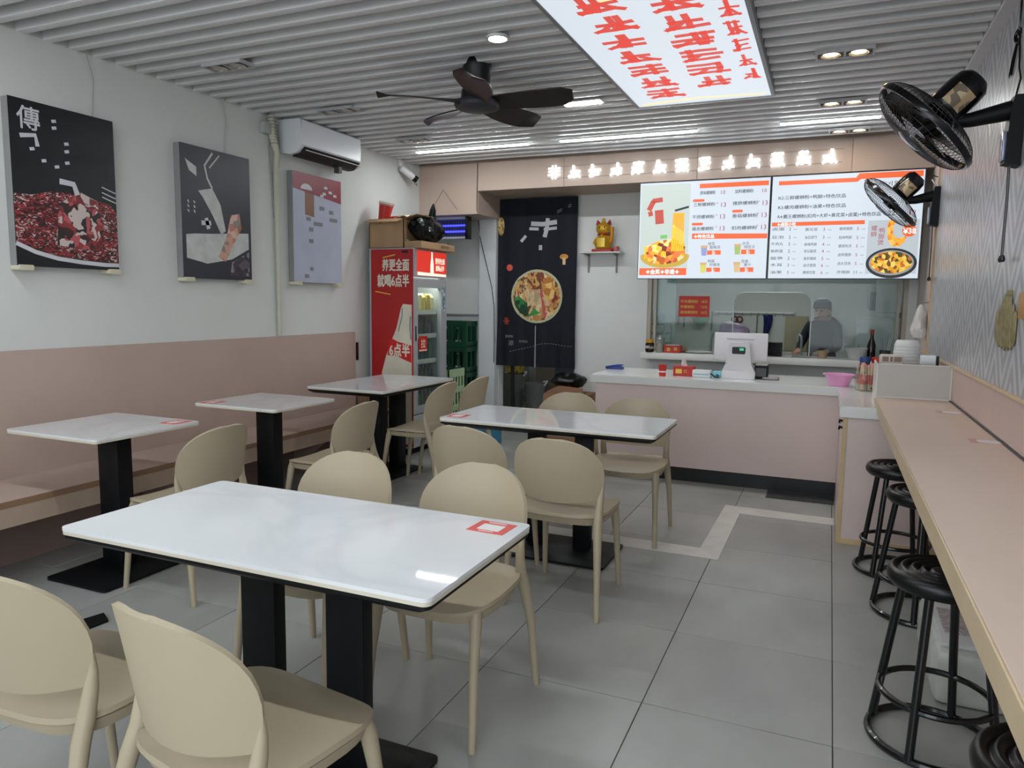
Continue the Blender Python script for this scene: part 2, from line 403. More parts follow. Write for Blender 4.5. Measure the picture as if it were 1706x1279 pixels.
# back wall: door opening on the left, kitchen window on the right
b = MB()
b.box(XL, -3.26, YB, YB + .12, 0, 2.95)
b.box(-3.26, -2.40, YB, YB + .12, 2.47, 2.95)
b.box(-2.40, -1.66, YB, YB + .12, 0, 2.95)
b.box(-1.66, .61, YB, YB + .12, 0, .87)
b.box(-1.66, .61, YB, YB + .12, 2.30, 2.95)
b.box(.61, XR, YB, YB + .12, 0, 2.95)
wb = struct(b.build('wall_back', mat('back_wall_paint', '#d6d8d6', .7, var=.02, bump=.04, bscale=40)))
MB().box(-3.46, -3.265, YB - .10, YB, 0, 2.47, bev=.004, seg=1).build('pilaster', mat('pilaster_white', '#cfd2d3', .55, var=.02), wb)
MB().box(XL, -3.46, YB - .025, YB, 0, 1.245, bev=.003, seg=1).build('dado_board', mat('dado_grey_white', '#b9bdbd', .6), wb)
MB().box(XL, -3.46, YB - .04, YB, 1.245, 1.262, bev=.002, seg=1).build('dado_cap', mat('dado_cap', '#9a9da0', .6), wb)
# bulkhead over the back
b = MB(); b.box(XL, -3.24, 6.62, YB, 2.255, 2.86); b.box(-3.24, XR, 6.62, YB, 2.475, 2.86)
bk = struct(b.build('wall_bulkhead', mat('bulkhead_soffit', '#b3a294', .6, var=.03)))
for x0, x1, z0 in ((XL, -3.243, 2.252), (-3.238, -2.35, 2.472), (-2.347, -1.13, 2.472), (-1.127, .09, 2.472), (.093, XR - .02, 2.472)):
    MB().box(x0, x1, 6.605, 6.62, z0, 2.738, bev=.0012, seg=1).build('panel', TAUPE, bk)
MB().tube([(-3.2405, 6.60, 2.735), (-3.239, 6.598, 2.62), (-3.243, 6.598, 2.52), (-3.246, 6.60, 2.40), (-3.245, 6.6, 2.27)], .003, 6).build('cable', BLACKP, bk)
# kitchen window: frame, sill, glass with an arched serving hole, glass leaf
WF = mat('window_frame_beige', '#b3aa9d', .5, var=.04)
win = struct(MB().box(-1.66, .61, YB - .24, YB + .14, .872, .937, bev=.006).build('window_1', mat('sill_white_stone', '#d6d6d2', .3, var=.03)))
b = MB()
b.box(-1.66, -1.625, YB + .01, YB + .09, .94, 2.30); b.box(.575, .61, YB + .01, YB + .09, .94, 2.30); b.box(-1.66, .61, YB + .01, YB + .09, 2.26, 2.30)
b.box(-1.60, -1.575, YB + .02, YB + .07, .94, 2.28); b.box(.53, .55, YB + .02, YB + .07, .94, 2.28)
b.build('window_frame', WF, win)
GP = glass('kitchen_glass', (.89, .93, .92), .018, .04)
ax0, ax1, at, r = -.845, -.16, 1.515, .10
def arch_pane():
    b = MB(); y0, y1 = 7.250, 7.256
    pts = [(ax0, .94)] + [(ax0 + r - r * math.cos(t * PI / 12), at - r + r * math.sin(t * PI / 12)) for t in range(7)] + [(ax1 - r + r * math.sin(t * PI / 12), at - r + r * math.cos(t * PI / 12)) for t in range(7)] + [(ax1, .94)]
    poly = [(-1.62, .94), (-1.62, 2.26), (.57, 2.26), (.57, .94)] + pts[::-1]
    b.prism(poly, y0, y1, 'y')
    return b, pts
b, pts = arch_pane(); pane = b.build('pane', GP, win)
MB().tube([(p[0], 7.253, p[1]) for p in pts], .0055, 6).build('polished_edge', mat('glass_edge', '#dfe8e2', .2, var=.02), pane)
MB().box(-1.575, -1.40, 7.29, 7.296, .945, 2.27).build('pane', glass('green_glass', (.80, .90, .88), .18, .08), win)
RED = mat('red_print', '#c8221f', .45, var=.03)
GOLD = mat('gold_print', '#e8c04a', .45, var=.03)
nt_ = tag(MB().flat([(-.147, -.1), (.147, -.1), (.147, .1), (-.147, .1)], (-1.215, 7.247, 1.377)).build('price_notice', mat('notice_red', '#d0322a', .5, var=.02)), 'red paper price notice with gold lettering stuck on the kitchen glass', 'notice')
b = MB()
for k, (s_, p_) in enumerate((('牛杂螺蛳粉', '18元'), ('炒螺蛳粉', '15元'), ('麻辣螺蛳粉', '18元'))):
    z = 1.425 - k * .052
    b.text(s_, .034, (-1.345, 7.244, z), align='LEFT', bold=.012); b.text(p_, .034, (-1.085, 7.244, z), align='RIGHT', bold=.012)
b.build('lettering', GOLD, nt_)

# ceiling with slats
ceil = struct(MB().box(XL - .1, XR + .1, YF, 9.9, 2.86, 2.95).build('ceiling', mat('ceiling_void_grey', '#4c4d50', .9, var=.03)))
SLAT = mat('slat_light_grey', '#dededf', .34, var=.03, scale=4, stretch=(.3, 3, 1))
SP = .1425
ysl = [2.61 + SP * k for k in range(-23, 28)]
sl_mesh = {}
LX0, LX1, LY0, LY1 = -1.27, -.395, 2.2, 5.02
for ys in ysl:
    segs = [(XL, LX0), (LX1, .622)] if LY0 - .05 < ys < LY1 else [(XL, .622)]
    for x0, x1 in segs:
        k = (round(x0, 2), round(x1, 2))
        if k in sl_mesh:
            o = bpy.data.objects.new('slat', sl_mesh[k]); COL.objects.link(o)
        else:
            b = MB().rrect(-.027, .027, 0, .068, .005, x0 - (x0 + x1) / 2 + .002, (x1 - x0) / 2 - .002, 'x', 3)
            o = b.build('slat', SLAT, org=(0, 0, 0)); sl_mesh[k] = o.data
        o.parent = ceil; o.location = Vector(((x0 + x1) / 2, ys, ZC)) - ceil.location
# hangers between slats and the void
for x in (-3.0, -1.75, .1):
    MB().box(x - .012, x + .012, YF, 6.55, 2.809, 2.82).build('carrier_rail', GREYM, ceil)

# kitchen behind
KW = mat('kitchen_wall_tile', '#bfc4bf', .35, var=.05, scale=3)
wk = struct(MB().box(XL, XR, 9.66, 9.76, 0, 2.86).build('wall_kitchen', KW))
struct(MB().box(XL, XR, YB + .12, 9.66, 2.52, 2.60).build('ceiling_kitchen', mat('kitchen_ceiling', '#c9cbc8', .8)))
# ================================================================== tables, chairs, bench
TOP = None
def marble():
    m = mat('white_marble_top', '#e0e2e4', .03, var=.02, scale=2)
    nt = m.node_tree; b = nt.nodes['Principled BSDF']; src = b.inputs['Base Color'].links[0].from_socket
    tc = [n for n in nt.nodes if n.type == 'TEX_COORD'][0]
    nz = nt.nodes.new('ShaderNodeTexNoise'); nz.inputs['Scale'].default_value = 1.1; nz.inputs['Detail'].default_value = 4; nz.inputs['Distortion'].default_value = .9
    nt.links.new(tc.outputs['Object'], nz.inputs['Vector'])
    rp = nt.nodes.new('ShaderNodeValToRGB'); e = rp.color_ramp.elements
    e[0].position = .46; e[0].color = (1, 1, 1, 1); e[1].position = .56; e[1].color = (1, 1, 1, 1); n = e.new(.508); n.color = (.80, .82, .84, 1)
    mx = nt.nodes.new('ShaderNodeMixRGB'); mx.blend_type = 'MULTIPLY'; mx.inputs[0].default_value = .38
    nt.links.new(nz.outputs['Fac'], rp.inputs['Fac']); nt.links.new(src, mx.inputs[1]); nt.links.new(rp.outputs['Color'], mx.inputs[2]); nt.links.new(mx.outputs[0], b.inputs['Base Color'])
    return m
TOP = marble()
EDGE = mat('table_edge_cream', '#cfc7b6', .4, var=.03)
STICK = mat('sticker_red', '#d2453d', .4, var=.02); STW = mat('sticker_white', '#e4e2e0', .4, var=.02)
def sticker(par, x, y, z, w, h, rot=0, m=None):
    c, s = math.cos(rot), math.sin(rot)
    ux = Vector((c, s, 0)); uy = Vector((-s, c, 0))
    st = MB().flat([(-w / 2, -h / 2), (w / 2, -h / 2), (w / 2, h / 2), (-w / 2, h / 2)], (x, y, z), ux, uy, .0012).build('order_sticker', m or STICK, par)
    b = MB().flat([(-w * .30, -h * .30), (w * .30, -h * .30), (w * .30, h * .22), (-w * .30, h * .22)], (x, y, z + .0012), ux, uy, .0006)
    b.flat([(-w * .25, h * .36), (w * .25, h * .36), (w * .25, h * .41), (-w * .25, h * .41)], (x, y, z + .0012), ux, uy, .0006)
    b.flat([(-w * .2, -h * .42), (w * .2, -h * .42), (w * .2, -h * .38), (-w * .2, -h * .38)], (x, y, z + .0012), ux, uy, .0006)
    b.build('print', STW, st)
def table(name, x0, x1, y0, y1, label, cols, base, stick=None, black_tray=True):
    cx, cy = (x0 + x1) / 2, (y0 + y1) / 2
    t = thing(name, label, 'table', (cx, cy, 0))
    MB().rrect(x0, x1, y0, y1, .022, .742, .752).build('table_top', TOP, t)
    MB().rrect(x0 + .001, x1 - .001, y0 + .001, y1 - .001, .022, .732, .742).build('edge_band', EDGE, t)
    if black_tray:
        P0 = rr(x0 + .004, x1 - .004, y0 + .004, y1 - .004, .02); P1 = rr(x0 + .03, x1 - .03, y0 + .03, y1 - .03, .02); n = len(P0)
        b = MB(); b.add([(*p, .732) for p in P0] + [(*p, .722) for p in P0] + [(*p, .704) for p in P1],
                        [list(range(n)), list(range(2 * n, 3 * n))[::-1]] + [(k * n + i, k * n + (i + 1) % n, (k + 1) * n + (i + 1) % n, (k + 1) * n + i) for k in (0, 1) for i in range(n)])
        b.build('under_tray', BLACKM, t)
    else:
        MB().box(cx - .2, cx + .2, cy - .16, cy + .16, .716, .732).build('mounting_plate', BLACKM, t)
    for (px, py, wx, wy) in cols:
        MB().box(px - wx / 2, px + wx / 2, py - wy / 2, py + wy / 2, .03, .72, bev=.004, seg=2).build('column', BLACKM, t)
    bx0, bx1, by0, by1 = base
    P0 = rr(bx0, bx1, by0, by1, .02); P1 = rr(bx0 + .05, bx1 - .05, by0 + .05, by1 - .05, .01); n = len(P0)
    b = MB(); b.add([(*p, .004) for p in P0] + [(*p, .016) for p in P0] + [(*p, .034) for p in P1],
                    [list(range(n))[::-1], list(range(2 * n, 3 * n))] + [(k * n + i, k * n + (i + 1) % n, (k + 1) * n + (i + 1) % n, (k + 1) * n + i) for k in (0, 1) for i in range(n)])
    b.build('base_plate', BLACKM, t)
    for sx in (bx0 + .04, bx1 - .04):
        for sy in (by0 + .04, by1 - .04): MB().lathe([(.014, 0), (.014, .006)], (sx, sy, 0), 10).build('levelling_foot', BLACKP, t)
    if stick: sticker(t, *stick)
    return t
table('marble_table', -1.962, -.768, 1.338, 1.945, 'white marble-topped twin-column table nearest the camera, red order sticker on its far corner',
      [(-1.497, 1.63, .125, .05), (-1.19, 1.63, .125, .05)], (-1.70, -1.02, 1.46, 1.85), (-.86, 1.865, .752, .115, .10, -.05))
table('marble_table', -1.975, -.755, 3.55, 4.135, 'white marble-topped twin-column table in the middle of the room facing the counter',
      [(-1.485, 3.82, .10, .05), (-1.205, 3.82, .10, .05)], (-1.70, -1.02, 3.60, 4.03), (-1.905, 3.66, .752, .10, .115, 0))
table('marble_table', -3.650, -3.015, 2.25, 2.857, 'small square white table by the bench, closest of the two small tables',
      [(-3.285, 2.555, .14, .085)], (-3.49, -3.075, 2.30, 2.80), (-3.10, 2.775, .752, .10, .115, 0), False)
table('marble_table', -3.585, -2.950, 3.345, 3.925, 'small square white table by the bench, farther of the two small tables',
      [(-3.255, 3.64, .14, .085)], (-3.46, -3.04, 3.40, 3.88), (-3.50, 3.42, .752, .10, .115, 0), False)
table('marble_table', -3.565, -2.885, 4.385, 5.465, 'long white table beside the drinks fridge at the end of the bench',
      [(-3.20, 4.80, .09, .12), (-3.20, 5.07, .09, .12)], (-3.43, -3.06, 4.62, 5.25))

# bench along the left wall
bn = thing('bench_seat', 'long pink laminate bench with tall back panel along the left wall', 'bench', (-3.68, 2.2, 0))
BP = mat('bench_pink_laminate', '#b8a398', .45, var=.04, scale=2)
for y0, y1 in ((-.65, 5.46),):
    MB().box(XL + .002, XL + .018, y0, y1, .05, 1.112, bev=.002, seg=1).build('back_panel', BP, bn)
MB().box(XL + .018, -3.445, -.65, 5.45, .42, .45, bev=.003, seg=1).build('seat_board', BP, bn)
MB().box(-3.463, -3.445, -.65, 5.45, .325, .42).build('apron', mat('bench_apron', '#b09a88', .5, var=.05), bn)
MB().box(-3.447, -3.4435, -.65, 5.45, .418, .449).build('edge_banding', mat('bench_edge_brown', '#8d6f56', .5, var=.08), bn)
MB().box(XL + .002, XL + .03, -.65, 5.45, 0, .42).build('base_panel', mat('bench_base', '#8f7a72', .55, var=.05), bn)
for y in (.3, 1.9, 3.2, 4.6): MB().prism([(XL + .03, .05), (XL + .03, .42), (-3.47, .42), (-3.47, .36)], y - .01, y + .01, 'y').build('support_bracket', BP, bn)
tag(MB().box(-3.882, -3.862, 5.462, 5.482, .86, 1.02, bev=.003, seg=1).build('black_holder', BLACKP), 'thin black holder fixed at the end of the pink bench back', 'holder')

# chair, front = +Y
def make_chair():
    t = thing('dining_chair', 'x', 'chair')
    # backrest: a curved oval shell
    NZ, NX = 13, 15; grid = []
    for i in range(NZ):
        v = i / (NZ - 1); th = v * PI / 2
        row = []
        zt = .505 + (.80 - .505) * (1 - (1 - v) ** 1.6) if False else None
        # height levels crowd towards the top where the outline closes
        z = .528 + (.802 - .528) * math.sin(th)
        zz = max(0, (z - .625) / (.8035 - .625))
        W = .214 * (1 - zz ** 2.5) ** (1 / 2.5) if zz > 0 else .214 - .10 * (.625 - z) - .5 * (.625 - z) ** 2
        for j in range(NX):
            u = -1 + 2 * j / (NX - 1); x = W * u
            sag = .020 * (1 - u * u) * max(0, 1 - v * 2.2)
            yb = -.205 - .20 * (z - .528) + .085 * abs(x / .214) ** 2.1
            row.append((x, yb, z - sag))
        grid.append(row)
    MB().shell(grid, .013).build('backrest', CHAIR, t, ang=60)
    # seat
    NA, NR = 36, 7; grid = []
    for i in range(NR):
        r = (i / (NR - 1)) ** .8; row = []
        for j in range(NA):
            a = 2 * PI * j / NA; c, s = math.cos(a), math.sin(a); e = 2 / 3.6
            x = .222 * math.copysign(abs(c) ** e, c); yy = .213 * math.copysign(abs(s) ** e, s)
            x *= (1 + .04 * s) * r; yy = yy * r + .012
            z = .444 + .012 * (x / .22) ** 2 - .004 * r
            if yy > .12: z -= (yy - .12) ** 2 * 1.7
            if yy < -.12: z += (yy + .12) ** 2 * 1.2
            row.append((x, yy, z))
        grid.append(row)
    MB().shell(grid, .014, wrap=True).build('seat', CHAIR, t, ang=60)
    skirt = []
    for z, k in ((.405, .90), (.420, .925), (.436, .945)):
        row = []
        for j in range(NA):
            a = 2 * PI * j / NA; c, s = math.cos(a), math.sin(a); e = 2 / 3.6
            x = .222 * math.copysign(abs(c) ** e, c); yy = .213 * math.copysign(abs(s) ** e, s)
            x *= (1 + .04 * s) * k; yy = yy * k + .012
            row.append((x, yy, z - (max(0, yy - .12) ** 2 * 1.7) + (min(0, yy + .12) ** 2 * 1.2)))
        skirt.append(row)
    MB().shell(skirt, .008, wrap=True).build('seat_skirt', CHAIR, t, ang=60)
    for sx in (-1, 1):
        MB().tube([(sx * .197, .232, 0), (sx * .188, .205, .25), (sx * .181, .178, .40), (sx * .178, .168, .436)], [.0125, .0155, .021, .018], 10).build('leg', CHAIR, t)
        MB().tube([(sx * .226, -.242, 0), (sx * .213, -.212, .25), (sx * .199, -.172, .40), (sx * .195, -.150, .46), (sx * .197, -.137, .52), (sx * .203, -.135, .56), (sx * .207, -.138, .60)],
                  [.0125, .0165, .021, .020, .0165, .011, .006], 10).build('leg', CHAIR, t)
    return t
ch0 = make_chair()
CH = [(-1.69, 1.20, 2, 'beige plastic chair at lower left, back towards the camera, partly cut by the photo edge'),
      (-1.140, 1.20, -9, 'beige plastic chair in front of the nearest table, whole back and seat seen from behind'),
      (-1.675, 2.115, 180, 'beige chair behind the nearest table, left one, lacking the sticker beside it'),
      (-1.145, 2.155, 180, 'beige chair behind the nearest table beside the red order sticker'),
      (-1.585, 3.335, -6, 'beige chair on the near side of the middle table, left of its neighbour, mostly hidden'),
      (-1.095, 3.235, 0, 'beige chair on the near side of the middle table, four legs in full view'),
      (-1.545, 4.36, 180, 'beige chair at the far side of the middle table in front of the cardboard box'),
      (-1.065, 4.30, 184, 'beige chair at the far side of the middle table in front of the pink counter'),
      (-2.825, 2.60, 90, 'beige chair drawn up to the nearer small square table by the bench'),
      (-2.72, 3.60, 90, 'beige chair drawn up to the farther small square table by the bench'),
      (-2.80, 4.775, 92, 'beige chair nearer to the camera at the long table by the drinks fridge'),
      (-2.76, 5.26, 90, 'beige chair farther from the camera at the long table by the drinks fridge')]
for i, (x, y, a, lab) in enumerate(CH):
    if i == 0:
        o = ch0; o.location = (x, y, 0); o.rotation_euler = (0, 0, math.radians(a)); o['label'] = lab; o['group'] = 'beige dining chairs'
    else: dup(ch0, (x, y, 0), math.radians(a), lab, 'beige dining chairs')

# bar stools
STB = mat('stool_black_lacquer', '#0d0f12', .25, var=.1, coat=.3); STS = mat('stool_seat_vinyl', '#0a0b0d', .33, var=.1)
def make_stool():
    t = thing('bar_stool', 'x', 'stool'); zs = .575
    prof = [(.0, zs - .062), (.12, zs - .062), (.148, zs - .056), (.162, zs - .04), (.164, zs - .024), (.158, zs - .008)]
    for R in (.132, .102, .072, .044): prof += [(R + .016, zs + .001), (R + .008, zs - .003), (R, zs - .012), (R - .004, zs - .010), (R - .008, zs - .002)]
    prof += [(.03, zs - .001), (0, zs + .001)]
    MB().lathe(prof, n=56, caps=False).build('seat', STS, t, ang=75)
    for a in (45, 135, 225, 315):
        c, s = math.cos(math.radians(a)), math.sin(math.radians(a))
        MB().tube([(.187 * c, .187 * s, .012), (.115 * c, .115 * s, zs - .05)], .0135, 10).build('leg', STB, t)
    MB().ring((0, 0, .165), .163, .0105, 40).build('foot_ring', STB, t)
    MB().ring((0, 0, .0125), .187, .0125, 44).build('floor_ring', STB, t)
    MB().ring((0, 0, zs - .055), .12, .009, 32).build('seat_ring', STB, t)
    return t
st0 = make_stool()
for i, (x, y, a, lab) in enumerate([(.383, 4.282, 10, 'black round bar stool nearest the service counter'), (.444, 3.719, 35, 'black round bar stool second from the service counter, pushed under the bar'),
                                    (.378, 2.60, 20, 'black round bar stool in front of the white parcels, all of its legs in view'), (.455, 1.548, 5, 'black round bar stool cut off by the lower right corner of the photo')]):
    if i == 0: st0.location = (x, y, 0); st0.rotation_euler = (0, 0, math.radians(a)); st0['label'] = lab; st0['group'] = 'black bar stools'
    else: dup(st0, (x, y, 0), math.radians(a), lab, 'black bar stools')

# wall bar
bar = thing('bar_shelf', 'long pale wood-laminate bar shelf along the right wall', 'bar', (.49, 1.6, 0))
BT = mat('bar_laminate', '#d6bfaf', .33, var=.05, scale=2.5, stretch=(1, .4, 1))
MB().box(.280, XR - .013, -.65, 4.955, .822, .851, bev=.002, seg=1).build('bar_top', BT, bar)
MB().box(.274, .2802, -.65, 4.635, .790, .852, bev=.002, seg=1).box(.274, .2802, 4.635, 4.955, .8225, .852).build('front_edge', mat('bar_edge_cream', '#cbb594', .4, var=.05), bar)
MB().box(XR - .02, XR - .0125, -.65, 4.955, .851, .856).build('joint_seal', mat('dark_joint', '#4a4a50', .5), bar)
for y in (3.0, .6): MB().prism([(.34, .822), (XR - .013, .822), (XR - .013, .55), (XR - .04, .55)], y - .012, y + .012, 'y').build('bracket', BLACKM, bar)
MB().box(.282, .30, -.65, 4.64, .800, .822).build('under_rail', BT, bar)
FAD = mat('sticker_faded', '#c89a92', .4, var=.03)
for (x, y) in ((.615, 4.42), (.630, 3.52)): sticker(bar, x, y, .851, .14, .10, 0, FAD)

# service counter
ct = thing('service_counter', 'L-shaped counter with white stone top and pink front', 'counter', (-.5, 5.9, 0))
SLAB = mat('counter_white_stone', '#d9dad8', .16, var=.03, scale=3)
pl_ = [(-1.775, 5.735), (.084, 5.735), (.084, 4.64), (XR - .014, 4.64), (XR - .014, 6.50), (-1.775, 6.50)]
bm = bmesh.new(); vv = [bm.verts.new((p[0], p[1], .757)) for p in pl_]; f = bm.faces.new(vv); ex = bmesh.ops.extrude_face_region(bm, geom=[f])
for e in ex['geom']:
    if isinstance(e, bmesh.types.BMVert): e.co.z = .8205
bmesh.ops.bevel(bm, geom=[e for e in bm.edges if e.verts[0].co.z > .8 and e.verts[1].co.z > .8], offset=.006, segments=2, affect='EDGES')
MB().bm(bm).build('counter_top', SLAB, ct)
MB().box(-1.735, .105, 5.765, 5.785, .115, .757).build('front_panel', PINKC, ct)
MB().box(-1.735, -1.715, 5.785, 6.46, .0, .757).build('end_panel', PINKC, ct)
MB().box(-1.70, .105, 5.80, 5.82, 0, .115).build('toe_kick', mat('toe_kick_black', '#17191c', .4, var=.1), ct)
MB().box(.128, .66, 4.665, 4.683, .03, .757).build('end_panel', PINKC, ct)
MB().box(.106, .124, 4.683, 5.785, .03, .757).build('side_panel', PINKC, ct)
b = MB(); b.box(.104, .128, 4.660, 4.683, 0, .757)
b.build('corner_strip', WOODE, ct)
MB().box(.128, .66, 4.658, 4.678, 0, .03).build('base_strip', WOODE, ct)
MB().box(.13, XR - .02, 4.70, 6.42, 0, .75).build('carcass', mat('counter_carcass', '#a79a90', .7), ct)
for z in (.715, .675): MB().tube([(.106, 4.78, z), (.088, 4.78, z + .004), (.088, 4.78, z - .012)], .008, 8).build('hook', BLACKP, ct)
# end screen of the bar
sc = thing('partition_screen', 'light grey board screen with white edging standing on the end of the bar', 'partition', (.48, 4.97, .85))
SCG = mat('screen_grey', '#bdbab5', .5, var=.02); SCW = mat('screen_white_edge', '#dcd9d4', .4, var=.02)
MB().box(.286, XR - .014, 4.958, 4.972, .852, 1.053).build('board', SCG, sc)
MB().box(.280, XR - .014, 4.954, 4.976, 1.053, 1.057).build('edging', SCW, sc); MB().box(.280, .286, 4.954, 5.30, .8215, 1.057).build('side_board', SCW, sc)
MB().box(.286, XR - .014, 4.955, 4.958, .852, .858).build('edging', SCW, sc); MB().box(XR - .018, XR - .012, 4.954, 4.976, .852, 1.053).build('edging', SCW, sc)
# ================================================================== lamps and ceiling fixtures
for x0, x1, yl, lab in ((-3.514, -2.418, 5.91, 'glowing white strip lamp in the ceiling nearest the left wall'), (-2.141, -1.02, 5.91, 'glowing white strip lamp in the ceiling above the door curtain side'), (-.42, .25, 5.91, 'glowing white strip lamp in the ceiling above the menu boards'),
                         (-3.514, -2.418, 1.70, 'added unseen strip lamp of a front row nearest the left wall, above the photo edge'), (-2.141, -1.02, 1.70, 'added unseen strip lamp of a front row in the middle, above the photo edge'), (-.42, .25, 1.70, 'added unseen strip lamp of a front row over the bar, above the photo edge')):  # front row is unseen, added for more overhead light
    t = thing('strip_lamp', lab, 'lamp', ((x0 + x1) / 2, yl, 2.72), 'ceiling strip lamps')
    MB().box(x0, x1, yl - .025, yl + .025, 2.728, 2.74).build('housing', WPLA, t)
    MB().box(x0 + .005, x1 - .005, yl - .02, yl + .02, 2.722, 2.728).build('diffuser', lamp_mat('strip_glow', (.95, .99, 1.0), LED), t)
t = thing('downlight', 'small round lit downlight in front of the ceiling fan', 'lamp', (-1.635, 3.55, 2.73))
MB().lathe([(.058, .012), (.058, 0), (.048, -.002), (.046, .004)], (-1.635, 3.55, 2.728), 24).build('trim_ring', WPLA, t)
MB().lathe([(.046, 0), (.030, -.005), (0, -.008)], (-1.635, 3.55, 2.730), 24, caps=False).build('lens', lamp_mat('downlight_glow', (1, .98, .95), DOWN), t)
t = thing('downlight', 'lit rectangular ceiling lamp beside the fan blade', 'lamp', (-1.60, 4.87, 2.73))
MB().box(-1.75, -1.47, 4.82, 4.92, 2.732, 2.742).build('frame', WPLA, t); MB().box(-1.735, -1.485, 4.83, 4.91, 2.728, 2.732).build('lens', lamp_mat('panel_glow', (1, .98, .95), LED * .7), t)
def grille(x, y, lit, lab):
    t = thing('grille_lamp', lab, 'lamp', (x, y, 2.72), 'twin grille lamps')
    w, d = .145, .062
    b = MB(); b.box(x - w, x + w, y - d, y - d + .012, 2.722, 2.742); b.box(x - w, x + w, y + d - .012, y + d, 2.722, 2.742)
    b.box(x - w, x - w + .012, y - d + .012, y + d - .012, 2.722, 2.742); b.box(x + w - .012, x + w, y - d + .012, y + d - .012, 2.722, 2.742); b.box(x - .006, x + .006, y - d + .012, y + d - .012, 2.724, 2.742)
    b.build('frame', mat('lamp_frame_grey', '#b4b4b6', .4), t)
    MB().box(x - w + .012, x + w - .012, y - d + .012, y + d - .012, 2.738, 2.742).build('back_plate', mat('lamp_inner', '#8b8478', .4), t)
    for sx in (-.068, .068):
        MB().lathe([(.050, 0), (.040, .012), (.022, .02)], (x + sx, y, 2.722), 18, caps=False).build('reflector', mat('lamp_reflector', '#cfcabf', .2, .8), t)
        MB().lathe([(.036, 0), (.036, .004)], (x + sx, y, 2.729), 16).build('bulb', lamp_mat('warm_bulb', (1, .72, .36), 14.0) if lit else mat('dead_bulb', '#b8b6b0', .3), t)
grille(-.007, 4.408, True, 'twin grille lamp with warm bulbs over the bar, nearest to the camera'); grille(-.004, 5.441, True, 'twin grille lamp with warm bulbs over the bar, middle of three'); grille(.053, 6.305, True, 'twin grille lamp with warm bulbs closest to the menu boards')
grille(-3.274, 3.392, False, 'unlit twin grille lamp near the left wall above the dark ladle picture'); grille(-3.287, 4.45, False, 'unlit twin grille lamp just in front of the air conditioner'); grille(-3.271, 5.459, False, 'unlit twin grille lamp between air conditioner and strip lamp')
# big light box sign in the ceiling
lb = thing('ceiling_light_box', 'large glowing white light box with red brush characters set in the ceiling', 'sign', ((LX0 + LX1) / 2, 3.6, 2.72))
b = MB()
for x0, x1, y0, y1 in ((LX0, LX0 + .02, LY0, LY1), (LX1 - .02, LX1, LY0, LY1), (LX0 + .02, LX1 - .02, LY0, LY0 + .02), (LX0 + .02, LX1 - .02, LY1 - .02, LY1)): b.box(x0, x1, y0, y1, 2.700, 2.80)
b.build('frame', mat('light_box_frame', '#9a9ca0', .4, .3), lb)
MB().box(LX0 + .02, LX1 - .02, LY0 + .02, LY1 - .02, 2.704, 2.716).build('lit_panel', lamp_mat('light_box_glow', (.80, .88, .96), PANEL), lb)
def scrawl(b, cx, cy, w, h, o, ux, uy, seed, wd, th=.002):
    """brushy abstract strokes in one character cell"""
    rnd = random.Random(seed)
    for k in range(rnd.randint(2, 3)):
        yy = cy + h * (-.35 + .7 * k / 2) + rnd.uniform(-.04, .04) * h
        b.stroke([(cx - w * rnd.uniform(.28, .48), yy), (cx, yy + h * rnd.uniform(-.02, .05)), (cx + w * rnd.uniform(.28, .48), yy + h * rnd.uniform(0, .06))], wd, o, ux, uy, th)
    for k in range(rnd.randint(1, 2)):
        xx = cx + w * rnd.uniform(-.25, .25)
        b.stroke([(xx, cy + h * .48), (xx + w * .02, cy), (xx - w * rnd.uniform(-.1, .1), cy - h * .46)], wd, o, ux, uy, th)
    b.stroke([(cx - w * .05, cy - h * .05), (cx - w * .2, cy - h * .3), (cx - w * .42, cy - h * .45)], wd * .9, o, ux, uy, th)
    if rnd.random() > .4: b.stroke([(cx + w * .05, cy - h * .05), (cx + w * .25, cy - h * .3), (cx + w * .44, cy - h * .46)], wd * .9, o, ux, uy, th)
b = MB(); sd = 0
for cx, yy0 in ((-1.02, 3.25), (-.70, 3.1)):
    for k in range(7):
        y = yy0 + k * .245; sd += 1
        if y < 4.85: scrawl(b, cx, -y, .25, .20, (0, 0, 2.703), (1, 0, 0), (0, -1, 0), sd, .034)
for k in range(5): sd += 1; scrawl(b, -.49, -(3.5 + k * .25), .10, .2, (0, 0, 2.703), (1, 0, 0), (0, -1, 0), sd, .018)
b.build('red_brush_marks', lamp_mat('lit_red', (.75, .09, .07), .62), lb)
b = MB()
b.stroke([(-1.22, -4.95), (-.85, -4.90), (-.45, -4.94)], .025, (0, 0, 2.703), (1, 0, 0), (0, -1, 0)); b.stroke([(-1.0, -3.22), (-.8, -3.19), (-.6, -3.20)], .03, (0, 0, 2.703), (1, 0, 0), (0, -1, 0))
b.build('gold_border', lamp_mat('lit_gold', (.85, .70, .35), .8), lb)
